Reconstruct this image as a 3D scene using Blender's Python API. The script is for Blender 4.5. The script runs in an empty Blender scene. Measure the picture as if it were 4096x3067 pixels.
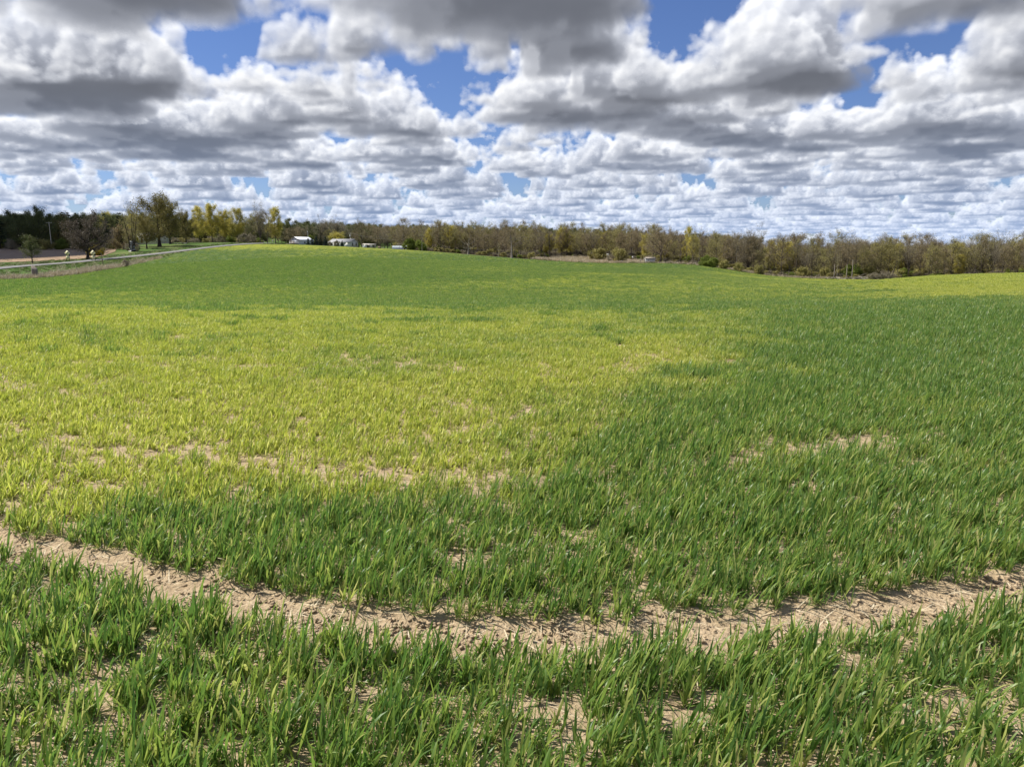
import bpy, math, random, time
import numpy as np
from mathutils import Vector
T0 = time.time()
rng = np.random.default_rng(7)
random.seed(7)
S = bpy.context.scene
COL = S.collection
R = math.radians

# ------------------------------------------------------------------ camera, sky, sun, exposure
W0, H0, F = 1024.0, 766.0, 731.0           # photo proportions and focal length in those units
EYE = 1.6
HOR = 250.0                                # eye level row
PITCH = math.atan((H0 / 2 - HOR) / F)
cam = bpy.data.cameras.new('camera')
cam.sensor_width = 36.0
cam.lens = 36.0 * F / W0
cam.clip_start = 0.05
cam.clip_end = 20000.0
camo = bpy.data.objects.new('camera', cam)
COL.objects.link(camo)
camo.location = (0, 0, EYE)
camo.rotation_euler = (math.pi / 2 - PITCH, 0, 0)
S.camera = camo
CP, SP = math.cos(PITCH), math.sin(PITCH)

def ray(px, py):
    """direction (arrays welcome) of the view through a point of the photograph"""
    a = (np.asarray(px, float) - W0 / 2) / F
    b = (H0 / 2 - np.asarray(py, float)) / F
    a, b = np.broadcast_arrays(a, b)
    return np.stack([a, CP + b * SP, b * CP - SP], -1)

def proj(x, y, z):
    dz = z - EYE
    dep = y * CP - dz * SP
    up = y * SP + dz * CP
    dep = np.where(dep > 1e-3, dep, 1e-3)
    return W0 / 2 + F * x / dep, H0 / 2 - F * up / dep

SUN_AZ, SUN_EL = R(-72), R(54)             # to the left of the view and a little ahead
SUN = np.array([math.sin(SUN_AZ) * math.cos(SUN_EL), math.cos(SUN_AZ) * math.cos(SUN_EL), math.sin(SUN_EL)])
sl = bpy.data.lights.new('sun', 'SUN')
sl.energy = 5.0
sl.angle = R(0.53)
sl.color = (1.0, 0.955, 0.87)
so = bpy.data.objects.new('sun', sl)
COL.objects.link(so)
so.rotation_euler = Vector(SUN).to_track_quat('Z', 'Y').to_euler()
so.location = (0, 0, 60)
S.view_settings.view_transform = 'Standard'
S.view_settings.look = 'None'
S.view_settings.gamma = 1.0
S.view_settings.use_curve_mapping = False
S.view_settings.exposure = 0.45

# ---- cumulus field, marched once through a block of cloud density (kilometres)
def sstep(a, b, x):
    t = np.clip((x - a) / (b - a), 0, 1)
    return t * t * (3 - 2 * t)

def worley(n, f, seed):
    g = np.random.default_rng(seed)
    p = g.random((f, f, f, 3)).astype(np.float32)
    c = (np.arange(n, dtype=np.float32) + 0.5) / n * f
    ci = np.floor(c).astype(int)
    best = np.full((n, n, n), 9.0, np.float32)
    for dx in (-1, 0, 1):
        ix = (ci + dx)
        for dy in (-1, 0, 1):
            iy = (ci + dy)
            for dz in (-1, 0, 1):
                iz = (ci + dz)
                q = p[(ix % f)[:, None, None], (iy % f)[None, :, None], (iz % f)[None, None, :]]
                d = (q[..., 0] + ix[:, None, None] - c[:, None, None]) ** 2
                d += (q[..., 1] + iy[None, :, None] - c[None, :, None]) ** 2
                d += (q[..., 2] + iz[None, None, :] - c[None, None, :]) ** 2
                np.minimum(best, d, out=best)
    return 1 - np.clip(np.sqrt(best), 0, 1)

NV = 72
WN = (worley(NV, 4, 1) * 0.58 + worley(NV, 9, 2) * 0.28 + worley(NV, 18, 3) * 0.14).astype(np.float32)

def spectral(n, lo, hi, slope, seed):
    g = np.random.default_rng(seed)
    k = np.hypot(*np.meshgrid(np.fft.fftfreq(n) * n, np.fft.fftfreq(n) * n))
    a = np.where((k >= lo) & (k <= hi), np.maximum(k, 1.0) ** (-slope), 0)
    f = np.fft.ifft2(a * np.exp(2j * np.pi * g.random((n, n)))).real
    return ((f - f.mean()) / f.std()).astype(np.float32)

CN = 1024
CT = 36.0                                  # km tile
WL = (worley(NV, 4, 1) * 0.78 + worley(NV, 7, 2) * 0.22).astype(np.float32)
COV = spectral(CN, 14, 300, 1.55, 11)
CB, CTOP = 1.1, 1.95

def bil(a, u, v):
    n = a.shape[0]
    u = u % n; v = v % n
    i = np.floor(u).astype(np.int32); j = np.floor(v).astype(np.int32)
    fu = (u - i).astype(np.float32); fv = (v - j).astype(np.float32)
    i %= n; j %= n
    i2 = (i + 1) % n; j2 = (j + 1) % n
    return (a[i, j] * (1 - fu) + a[i2, j] * fu) * (1 - fv) + (a[i, j2] * (1 - fu) + a[i2, j2] * fu) * fv

def tri(x, y, z, s, WN=WN):
    n = NV
    u = (x * s) % n; v = (y * s) % n; w = (z * s) % n
    i = u.astype(np.int32); j = v.astype(np.int32); k = w.astype(np.int32)
    a = (u - i).astype(np.float32); b = (v - j).astype(np.float32); c = (w - k).astype(np.float32)
    i %= n; j %= n; k %= n
    i2 = (i + 1) % n; j2 = (j + 1) % n; k2 = (k + 1) % n
    x0 = WN[i, j, k] * (1 - a) + WN[i2, j, k] * a
    x1 = WN[i, j2, k] * (1 - a) + WN[i2, j2, k] * a
    x2 = WN[i, j, k2] * (1 - a) + WN[i2, j, k2] * a
    x3 = WN[i, j2, k2] * (1 - a) + WN[i2, j2, k2] * a
    return (x0 * (1 - b) + x1 * b) * (1 - c) + (x2 * (1 - b) + x3 * b) * c

# where the cloud bases (+) and the blue gaps (-) of this afternoon stand: centre and half size as seen, strength
CLOUDS = [(468, 8, 128, 44, 1.5), (150, 0, 105, 26, 1.2), (66, 98, 115, 22, 1.4), (182, 143, 92, 17, 1.4),
          (618, 113, 88, 19, 1.4), (795, 86, 66, 19, 1.3), (748, 143, 62, 12, 1.2), (962, 138, 105, 17, 1.4),
          (640, 167, 82, 9, 1.0), (1015, 78, 60, 18, 1.2), (410, 133, 52, 8, 1.0), (412, 160, 56, 9, 1.0),
          (330, 118, 60, 14, 0.7), (330, 60, 60, 16, 0.6), (900, 10, 110, 22, 0.8), (560, 60, 60, 22, 0.6), (300, 165, 60, 8, 0.8),
          (840, 168, 70, 9, 0.9), (30, 150, 60, 10, 0.7), (950, 175, 60, 8, 0.8),
          (210, 38, 40, 6, -1.3), (428, 84, 24, 15, -1.45), (705, 12, 26, 12, -1.4), (862, 112, 28, 15, -1.6),
          (945, 56, 34, 7, -1.2), (18, 126, 22, 6, -1.0), (345, 141, 30, 5, -1.1), (555, 92, 12, 8, -0.9),
          (900, 158, 26, 4, -0.8), (595, 178, 26, 3, -0.8), (517, 56, 9, 14, -0.9), (380, 62, 20, 8, -0.7)]

def coverage(x, y):
    c = bil(COV, x * (CN / CT), y * (CN / CT)) * 0.52
    px, py = proj(x * 1000.0, y * 1000.0, CB * 1000.0)
    ok = (y > 0.3)
    far = sstep(190, 150, py) * ok
    b = np.zeros_like(c)
    for (cx, cy, rx, ry, s) in CLOUDS:
        q = ((px - cx) / rx) ** 2 + ((py - cy) / ry) ** 2
        b += s * np.exp(-np.minimum(q, 30) * 0.9).astype(np.float32)
    return c * (1 - 0.50 * far) * 1.15 + far * (b * 1.12 - 0.10) + 0.13

def cdens(x, y, z, cov=None, lod=None):
    """density 0..1 at a point, z above the base in units of the full depth"""
    if cov is None:
        cov = coverage(x, y)
    n1 = tri(x, y, z * 0.9, NV / 1.7)
    fz = sstep(9, 24, np.hypot(x, y))
    if np.any(fz > 0):
        n1 = n1 * (1 - fz) + tri(x, y, z * 0.9, NV / 2.3, WL) * fz
    s = cov - 0.12 - np.clip(z, 0, 2) * (1.75 + 0.5 * fz) + (n1 - 0.52) * (1.75 - 0.5 * fz)
    d = np.clip(s * (4.0 - fz), 0, 1)
    g = np.nonzero((d > 0.0) & (s < 0.35))[0]
    if g.size:                                           # fine curls on the skin of the cloud
        n2 = tri(x[g] + 3.1, y[g] + 1.7, z[g] * 0.9, NV / 0.43)
        fade = np.clip(11.0 / np.hypot(x[g], y[g]), 0.12, 1.0)
        d[g] = np.clip((s[g] + (n2 - 0.60) * 0.60 * fade) * 4.0, 0, 1)
    d *= sstep(-0.02, 0.05, z + (n1 - 0.5) * 0.10)
    return d

def march(az, el, N):
    out = np.zeros((az.size, 4), np.float32)
    dx = (np.sin(az) * np.cos(el)).astype(np.float32); dy = (np.cos(az) * np.cos(el)).astype(np.float32)
    dz = np.maximum(np.sin(el), 0.008).astype(np.float32)
    RE = 900.0                                           # gentle curvature keeps the far deck above the horizon
    def hit(h):
        return (-dz + np.sqrt(dz * dz + 2 * h / RE)) * RE
    t0 = hit(CB); t1 = hit(CTOP)
    t1 = np.minimum(t1, t0 + 14.0)
    tr = np.ones(az.size, np.float32)
    acc = np.zeros(az.size, np.float32); dist = np.zeros(az.size, np.float32); shade = np.zeros(az.size, np.float32)
    jit = np.random.default_rng(5).random(az.size).astype(np.float32)
    dt = (t1 - t0) / N
    for k in range(N):
        t = t0 + (k + jit) * dt
        al = np.nonzero(tr > 0.015)[0]
        if not al.size:
            break
        tt = t[al]
        x = dx[al] * tt; y = dy[al] * tt
        z = (dz[al] * tt + tt * tt / (2 * RE) - CB) / (CTOP - CB)
        cov = coverage(x, y)
        d = cdens(x, y, z, cov)
        g = np.nonzero(d > 0.003)[0]
        if not g.size:
            continue
        a = al[g]; x = x[g]; y = y[g]; z = z[g]; d = d[g]; cg = cov[g]
        tau = np.zeros(g.size, np.float32)
        for L, wgt in ((0.05, 0.08), (0.16, 0.16), (0.42, 0.34)):
            tau += cdens(x + SUN[0] * L, y + SUN[1] * L, z + SUN[2] * L / (CTOP - CB), None if L > 0.1 else cg) * wgt
        tau *= 16.0
        sun = 0.62 * np.exp(-tau * 0.9) + 0.36 * np.exp(-tau * 0.22)
        zz = np.clip(z, 0, 1)
        amb = 0.160 + 0.36 * zz ** 0.65 - 0.085 * np.clip(cg, 0, 1.2) * (1 - zz)
        col = np.clip(amb, 0.1, 1) + 0.66 * sun
        ab = 1 - np.exp(-d * 11.0 * np.minimum(dt[a], 0.35))
        w = tr[a] * ab
        acc[a] += w * col
        dist[a] += w * t[a]
        shade[a] += w * sun
        tr[a] *= 1 - ab
    al = 1 - tr
    m = np.maximum(al, 1e-4)
    c = acc / m; dist = dist / m; sh = shade / m
    wm = np.array([1.0, 1.0, 1.0]) * sh[:, None] + np.array([0.885, 0.945, 1.11]) * (1 - sh[:, None])
    rgb = c[:, None] * wm * 0.91
    hz = (1 - np.exp(-np.maximum(dist - 6, 0) / 20.0))[:, None]
    rgb = rgb * (1 - hz) + (np.array([0.43, 0.53, 0.74]) + np.array([0.62, 0.56, 0.42]) * (c[:, None] - 0.42)) * hz
    out[:, :3] = rgb
    out[:, 3] = al * np.clip(1.0 - 0.25 * sstep(25, 70, dist), 0, 1)
    return out

def cloud_image(name, w, h, az0, az1, el0, el1, N):
    az = az0 + (np.arange(w) + 0.5) / w * (az1 - az0)
    el = el0 + (np.arange(h) + 0.5) / h * (el1 - el0)
    E, A = np.meshgrid(el, az, indexing='ij')
    A = A.ravel(); E = E.ravel()
    o = np.zeros((A.size, 4), np.float32)
    for i in range(0, A.size, 60000):
        o[i:i + 60000] = march(A[i:i + 60000], E[i:i + 60000], N)
    im = bpy.data.images.new(name, w, h, alpha=True, float_buffer=True)
    im.colorspace_settings.name = 'Non-Color'
    im.alpha_mode = 'CHANNEL_PACKED'
    im.pixels.foreach_set(o.ravel())
    im.pack()
    return im

AZW, ELT = R(46), R(24)
img_front = cloud_image('clouds_ahead', 1500, 600, -AZW, AZW, 0.0, ELT, 96)
img_all = cloud_image('clouds_around', 480, 120, -math.pi, math.pi, 0.0, math.pi / 2, 26)
print('clouds', round(time.time() - T0, 1))

world = bpy.data.worlds.new('World')
S.world = world
world.use_nodes = True
nt = world.node_tree
nt.nodes.clear()

def node(t, kind, **kw):
    n = t.nodes.new(kind)
    ins = kw.pop('ins', {})
    for k, v in kw.items():
        setattr(n, k, v)
    for k, v in ins.items():
        if isinstance(v, bpy.types.NodeSocket):
            t.links.new(v, n.inputs[k])
        else:
            n.inputs[k].default_value = v
    return n

def mth(t, op, a, b=None, c=None, clamp=False):
    ins = {0: a}
    if b is not None: ins[1] = b
    if c is not None: ins[2] = c
    return node(t, 'ShaderNodeMath', operation=op, use_clamp=clamp, ins=ins).outputs[0]

tc = node(nt, 'ShaderNodeTexCoord')
sx = node(nt, 'ShaderNodeSeparateXYZ', ins={0: tc.outputs['Generated']})
azn = mth(nt, 'ARCTAN2', sx.outputs[0], sx.outputs[1])
eln = mth(nt, 'ARCSINE', sx.outputs[2])
def cimg(im, az0, az1, el1, ext):
    u = mth(nt, 'DIVIDE', mth(nt, 'SUBTRACT', azn, az0), az1 - az0)
    v = mth(nt, 'DIVIDE', mth(nt, 'MAXIMUM', eln, 0.0012), el1)
    uv = node(nt, 'ShaderNodeCombineXYZ', ins={0: u, 1: v})
    return node(nt, 'ShaderNodeTexImage', image=im, extension=ext, interpolation='Cubic' if ext == 'EXTEND' and im is img_front else 'Linear', ins={0: uv.outputs[0]})
ca = cimg(img_all, -math.pi, math.pi, math.pi / 2, 'EXTEND')
cf = cimg(img_front, -AZW, AZW, ELT, 'EXTEND')
ins_ = mth(nt, 'MULTIPLY', mth(nt, 'LESS_THAN', mth(nt, 'ABSOLUTE', azn), AZW * 0.997), mth(nt, 'LESS_THAN', eln, ELT * 0.996))
mc = node(nt, 'ShaderNodeMix', data_type='RGBA', ins={0: ins_, 6: ca.outputs[0], 7: cf.outputs[0]})
ma = node(nt, 'ShaderNodeMix', data_type='FLOAT', ins={0: ins_, 2: ca.outputs[1], 3: cf.outputs[1]})
sky = node(nt, 'ShaderNodeTexSky', sky_type='NISHITA', sun_disc=False, sun_elevation=SUN_EL, sun_rotation=SUN_AZ % (2 * math.pi),
           altitude=250.0, air_density=1.0, dust_density=0.1, ozone_density=3.6)
tint = node(nt, 'ShaderNodeMix', data_type='RGBA', blend_type='MULTIPLY', ins={0: 1.0, 6: sky.outputs[0], 7: (0.78, 0.86, 1.17, 1)})
bgs = node(nt, 'ShaderNodeBackground', ins={0: tint.outputs[2], 1: 0.064})
bgc = node(nt, 'ShaderNodeBackground', ins={0: mc.outputs[2], 1: 1.0})
mx = node(nt, 'ShaderNodeMixShader', ins={0: ma.outputs[0], 1: bgs.outputs[0], 2: bgc.outputs[0]})
node(nt, 'ShaderNodeOutputWorld', ins={0: mx.outputs[0]})
S.cycles.max_bounces = 6
S.cycles.diffuse_bounces = 3
S.cycles.transmission_bounces = 4
S.cycles.glossy_bounces = 2
S.cycles.sample_clamp_indirect = 6.0
S.cycles.caustics_reflective = False
S.cycles.caustics_refractive = False

# ------------------------------------------------------------------ helpers
def tag(o, label=None, cat=None, group=None, kind=None):
    if label: o['label'] = label
    if cat: o['category'] = cat
    if group: o['group'] = group
    if kind: o['kind'] = kind
    return o

def mesh(name, v, quads=None, tris=None, attrs=None, mats=(), midx=None, smooth=False):
    me = bpy.data.meshes.new(name)
    v = np.asarray(v, np.float32).reshape(-1, 3)
    q = np.zeros((0, 4), np.int32) if quads is None else np.asarray(quads, np.int32).reshape(-1, 4)
    t = np.zeros((0, 3), np.int32) if tris is None else np.asarray(tris, np.int32).reshape(-1, 3)
    nl = q.size + t.size
    me.vertices.add(len(v)); me.loops.add(nl); me.polygons.add(len(q) + len(t))
    me.vertices.foreach_set('co', v.ravel())
    me.loops.foreach_set('vertex_index', np.concatenate([q.ravel(), t.ravel()]))
    st = np.concatenate([np.arange(len(q)) * 4, q.size + np.arange(len(t)) * 3]).astype(np.int32)
    me.polygons.foreach_set('loop_start', st)
    if midx is not None:
        me.polygons.foreach_set('material_index', np.asarray(midx, np.int32))
    if smooth:
        me.polygons.foreach_set('use_smooth', np.ones(len(q) + len(t), bool))
    me.update(calc_edges=True)
    for k, a in (attrs or {}).items():
        a = np.asarray(a, np.float32)
        at = me.attributes.new(k, 'FLOAT_VECTOR' if a.ndim == 2 else 'FLOAT', 'POINT')
        at.data.foreach_set('vector' if a.ndim == 2 else 'value', a.ravel())
    for m in mats:
        me.materials.append(m)
    return me

def link(name, me, parent=None, loc=None, rot=None):
    o = bpy.data.objects.new(name, me)
    COL.objects.link(o)
    if parent is not None: o.parent = parent
    if loc is not None: o.location = loc
    if rot is not None: o.rotation_euler = rot
    return o

def empty(name, loc=(0, 0, 0), rz=0.0):
    o = bpy.data.objects.new(name, None)
    o.empty_display_size = 0.5
    COL.objects.link(o)
    o.location = loc
    o.rotation_euler = (0, 0, rz)
    return o

class MB:
    """collects boxes, tubes and polygons into one mesh"""
    def __init__(s): s.v = []; s.q = []; s.t = []; s.n = 0
    def add(s, v, q=None, t=None):
        v = np.asarray(v, float).reshape(-1, 3)
        if q is not None and len(q): s.q.append(np.asarray(q).reshape(-1, 4) + s.n)
        if t is not None and len(t): s.t.append(np.asarray(t).reshape(-1, 3) + s.n)
        s.v.append(v); s.n += len(v)
        return s
    def box(s, x0, y0, z0, x1, y1, z1):
        v = [(x0, y0, z0), (x1, y0, z0), (x1, y1, z0), (x0, y1, z0), (x0, y0, z1), (x1, y0, z1), (x1, y1, z1), (x0, y1, z1)]
        return s.add(v, [(0, 3, 2, 1), (4, 5, 6, 7), (0, 1, 5, 4), (1, 2, 6, 5), (2, 3, 7, 6), (3, 0, 4, 7)])
    def tube(s, pts, rad, n=6):
        v, q = tube(np.asarray(pts, float), np.asarray(rad, float), n)
        return s.add(v, q)
    def prism(s, poly, y0, y1):
        """polygon in xz, extruded along y"""
        k = len(poly)
        v = [(x, y0, z) for x, z in poly] + [(x, y1, z) for x, z in poly]
        q = [(i, (i + 1) % k, k + (i + 1) % k, k + i) for i in range(k)]
        t = [(0, i + 1, i) for i in range(1, k - 1)] + [(k, k + i, k + i + 1) for i in range(1, k - 1)]
        return s.add(v, q, t)
    def build(s, name, mat, parent=None, smooth=False, loc=None, rot=None):
        me = mesh(name, np.concatenate(s.v), np.concatenate(s.q) if s.q else None, np.concatenate(s.t) if s.t else None, mats=[mat], smooth=smooth)
        return link(name, me, parent, loc, rot)

def tube(p, r, n):
    k = len(p)
    t = np.gradient(p, axis=0)
    t /= np.maximum(np.linalg.norm(t, axis=1, keepdims=True), 1e-6)
    ref = np.array([0.31, 0.87, 0.2]) if abs(t[0, 2]) > 0.8 else np.array([0, 0, 1.0])
    a = np.cross(t, ref); a /= np.maximum(np.linalg.norm(a, axis=1, keepdims=True), 1e-6)
    b = np.cross(t, a)
    th = np.arange(n) / n * 2 * np.pi
    v = p[:, None, :] + r[:, None, None] * (a[:, None, :] * np.cos(th)[None, :, None] + b[:, None, :] * np.sin(th)[None, :, None])
    i = np.arange(k - 1)[:, None] * n; j = np.arange(n)[None, :]; j2 = (j + 1) % n
    q = np.stack([i + j, i + j2, i + n + j2, i + n + j], -1).reshape(-1, 4)
    return v.reshape(-1, 3), q

# ------------------------------------------------------------------ materials
def mat(name):
    m = bpy.data.materials.new(name)
    m.use_nodes = True
    m.node_tree.nodes.clear()
    return m, m.node_tree

def ramp(t, fac, stops):
    r = node(t, 'ShaderNodeValToRGB', ins={0: fac})
    cr = r.color_ramp
    while len(cr.elements) < len(stops): cr.elements.new(0.5)
    for e, (p, c) in zip(cr.elements, stops):
        e.position = p; e.color = (*c, 1)
    return r.outputs[0]

def noise(t, scale, detail=4, rough=0.55, vec=None, dim='3D'):
    n = node(t, 'ShaderNodeTexNoise', noise_dimensions=dim, ins={'Scale': scale, 'Detail': detail, 'Roughness': rough})
    if vec is not None: t.links.new(vec, n.inputs['Vector'])
    return n.outputs[0]

def mixc(t, f, a, b, blend='MIX'):
    n = node(t, 'ShaderNodeMix', data_type='RGBA', blend_type=blend)
    for i, x in ((0, f), (6, a), (7, b)):
        if isinstance(x, bpy.types.NodeSocket): t.links.new(x, n.inputs[i])
        else: n.inputs[i].default_value = x if i == 0 else (*x, 1)
    return n.outputs[2]

def simple(name, col, rough=0.8, var=0.25, scale=3.0, bump=0.0, bscale=20.0, spec=0.3, metal=0.0):
    m, t = mat(name)
    tcn = node(t, 'ShaderNodeTexCoord')
    n1 = noise(t, scale, 5, 0.6, tcn.outputs['Object'])
    lo = tuple(c * (1 - var) for c in col); hi = tuple(min(1, c * (1 + var)) for c in col)
    c = ramp(t, n1, [(0.3, lo), (0.7, hi)])
    b = node(t, 'ShaderNodeBsdfPrincipled', ins={'Base Color': c, 'Roughness': rough, 'Specular IOR Level': spec, 'Metallic': metal})
    if bump:
        bn = node(t, 'ShaderNodeBump', ins={'Strength': bump, 'Distance': 0.05, 'Height': noise(t, bscale, 5, 0.6, tcn.outputs['Object'])})
        t.links.new(bn.outputs[0], b.inputs['Normal'])
    node(t, 'ShaderNodeOutputMaterial', ins={0: b.outputs[0]})
    return m

M = dict(
    white=simple('white_paint', (0.62, 0.62, 0.60), 0.55, 0.06, 0.8),
    siding=simple('pale_siding', (0.62, 0.64, 0.66), 0.6, 0.08, 0.8),
    grey_roof=simple('grey_shingles', (0.30, 0.30, 0.31), 0.85, 0.2, 1.5, 0.4, 14),
    white_roof=simple('white_metal_roof', (0.78, 0.80, 0.83), 0.4, 0.05, 0.6),
    dark=simple('dark_opening', (0.03, 0.03, 0.035), 0.4, 0.3, 2),
    glass=simple('window_glass', (0.03, 0.035, 0.04), 0.08, 0.2, 1, spec=0.6),
    wood=simple('weathered_wood', (0.30, 0.26, 0.22), 0.9, 0.35, 2.0, 0.5, 9),
    tan=simple('tan_boards', (0.46, 0.36, 0.24), 0.85, 0.15, 2.0),
    greyboard=simple('grey_boards', (0.42, 0.42, 0.40), 0.9, 0.25, 1.2, 0.4, 8),
    pole=simple('pole_wood', (0.20, 0.16, 0.12), 0.9, 0.25, 2.0),
    palepole=simple('pale_pole', (0.5, 0.46, 0.40), 0.9, 0.2, 2.0),
    metal=simple('grey_metal', (0.45, 0.47, 0.49), 0.45, 0.15, 2.0, metal=0.6),
    wire=simple('wire', (0.16, 0.15, 0.14), 0.5, 0.1),
    yellow=simple('pale_yellow_sign', (0.84, 0.78, 0.46), 0.5, 0.05, 3),
    black=simple('black_print', (0.02, 0.02, 0.02), 0.6, 0.1),
    film=simple('greenhouse_film', (0.60, 0.66, 0.70), 0.35, 0.08, 0.7),
    bluegrey=simple('bluish_siding', (0.55, 0.60, 0.66), 0.6, 0.08, 0.7),
    stone=simple('pale_stone', (0.46, 0.42, 0.36), 0.9, 0.35, 3.0, 0.6, 8),
    bark=simple('grey_bark', (0.115, 0.095, 0.075), 0.95, 0.35, 1.2, 0.6, 6),
    darkbark=simple('dark_bark', (0.055, 0.045, 0.038), 0.95, 0.3, 1.2, 0.6, 6),
    palebark=simple('pale_bark', (0.42, 0.39, 0.34), 0.9, 0.35, 0.7, 0.4, 6),
    deadwood=simple('dead_wood', (0.26, 0.225, 0.19), 0.95, 0.35, 1.4, 0.6, 6),
    stump=simple('stump_wood', (0.20, 0.17, 0.145), 0.95, 0.75, 3.5, 0.8, 9),
    road=simple('worn_asphalt', (0.185, 0.18, 0.17), 0.9, 0.18, 0.35, 0.2, 12),
    red=simple('brick_red', (0.22, 0.09, 0.07), 0.9, 0.2, 2),
)

# ------------------------------------------------------------------ the lie of the land
def az_of(px):
    d = ray(px, HOR)
    return np.arctan2(d[..., 0], d[..., 1])

CTRL = {
    0: [(20, 318), (40, 303), (80, 290), (140, 279.5), (175, 273.5), (192, 268), (235, 263.5), (290, 255.5), (340, 249), (420, 246), (800, 246)],
    90: [(20, 318), (40, 303), (80, 289), (140, 277), (175, 269.5), (235, 260.2), (250, 258), (300, 252), (345, 248), (420, 245), (800, 245)],
    170: [(20, 318), (40, 303), (80, 288), (140, 273), (200, 264), (250, 256), (290, 249.5), (325, 245.0), (360, 243), (420, 242.6), (800, 244)],
    256: [(20, 318), (40, 302), (80, 285), (140, 269), (200, 259), (260, 251), (330, 243.5), (345, 242.6), (400, 243.2), (500, 243.2), (800, 238)],
    330: [(20, 318), (40, 301), (80, 283), (140, 267), (200, 257), (260, 250), (330, 246), (350, 245.6), (395, 246.2), (450, 246), (800, 238)],
    390: [(40, 301), (80, 283), (140, 267.5), (200, 258.5), (260, 252.5), (335, 248.6), (400, 248.5), (450, 247), (800, 239)],
    430: [(20, 318), (40, 301), (80, 283), (140, 268), (200, 260), (260, 255), (330, 251), (400, 250), (800, 239.5)],
    512: [(20, 318), (40, 300), (80, 283), (140, 270), (200, 263.5), (260, 259.3), (300, 257.6), (340, 257), (400, 254.5), (800, 240)],
    600: [(40, 300), (80, 284), (140, 272), (200, 267), (280, 262.8), (300, 262.4), (340, 261), (400, 256.5), (500, 252), (800, 242)],
    700: [(20, 318), (40, 300), (80, 285), (140, 276), (200, 270), (270, 265.2), (300, 264.5), (400, 260), (800, 248)],
    775: [(40, 300), (80, 287), (140, 281), (200, 278), (250, 276), (300, 275), (400, 270), (800, 252)],
    860: [(20, 318), (40, 300), (80, 288), (140, 283), (200, 281), (245, 279), (300, 278), (400, 272), (800, 254)],
    930: [(20, 318), (40, 298), (80, 284), (120, 277.5), (160, 275.8), (200, 278), (250, 279.5), (400, 272), (800, 254)],
    1024: [(20, 316), (40, 295), (80, 279.5), (130, 273.2), (170, 274.5), (250, 278), (400, 272), (800, 254)],
    1120: [(20, 315), (40, 292), (80, 277), (130, 271.5), (170, 273.5), (250, 278), (400, 272), (800, 254)],
}
_c = []
for px, L in CTRL.items():
    for d, y in L:
        rr = ray(px, y)
        p = rr * (d / math.hypot(rr[0], rr[1]))
        _c.append((math.atan2(p[0], p[1]), math.log(d), -p[2] / d))
for a in np.linspace(-0.62, 0.70, 7):
    for d in (0.5, 1, 2, 3.5, 6, 9, 13):
        _c.append((a, math.log(d), EYE / d))
    for d, z in ((2000, 2.0), (4500, 4.0), (9000, 4.0)):
        _c.append((a, math.log(d), (EYE - z) / d))
_c = np.array(_c)
KA = 2.2
def _k(a, b):
    d2 = ((a[:, None, 0] - b[None, :, 0]) * KA) ** 2 + (a[:, None, 1] - b[None, :, 1]) ** 2
    return np.sqrt(d2 + 0.02)
_A = _k(_c, _c) + np.eye(len(_c)) * -0.002
_val = _c[:, 2] - EYE / np.exp(_c[:, 1])           # departure from level ground
_w = np.linalg.solve(np.block([[_A, np.ones((len(_c), 1))], [np.ones((1, len(_c))), np.zeros((1, 1))]]), np.append(_val, 0))

def ground(x, y):
    x = np.asarray(x, float); y = np.asarray(y, float)
    sh = x.shape
    x = x.ravel(); y = y.ravel()
    r = np.maximum(np.hypot(x, y), 0.3)
    az = np.arctan2(x, y)
    ac = np.clip(az, -0.66, 0.72)
    z = np.empty(x.size)
    for i in range(0, x.size, 20000):
        s = slice(i, i + 20000)
        q = np.stack([ac[s], np.log(r[s])], 1)
        dv = _k(q, _c) @ _w[:-1] + _w[-1]
        z[s] = -dv * r[s]
    near = sstep(7, 14, r)
    back = 1 - sstep(1.2, 2.2, np.abs(az))
    z = z * near * back
    return z.reshape(sh)

def gz(x, y): return float(ground(np.array([x]), np.array([y]))[0])
def at(px, d):
    """ground point seen in a given column at a given distance"""
    a = float(az_of(px))
    x, y = d * math.sin(a), d * math.cos(a)
    return x, y, gz(x, y)
def on_ground(px, py, guess=(0.5, 60)):
    """near ground (level) point under a point of the photo"""
    d = ray(px, py)
    k = -EYE / d[..., 2]
    return d[..., 0] * k, d[..., 1] * k

EDGE_PX = np.array([-150, 0, 35, 75, 117, 158, 200, 240, 300, 345, 390, 430, 512, 600, 700, 775, 860, 900, 1024, 1200])
EDGE_R = np.array([135, 140, 143, 155, 180, 235, 290, 318, 335, 348, 340, 333, 300, 283, 272, 252, 246, 250, 258, 262.0])
EDGE_A = az_of(EDGE_PX)
def edge_r(az): return np.interp(az, EDGE_A, EDGE_R)

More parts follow.
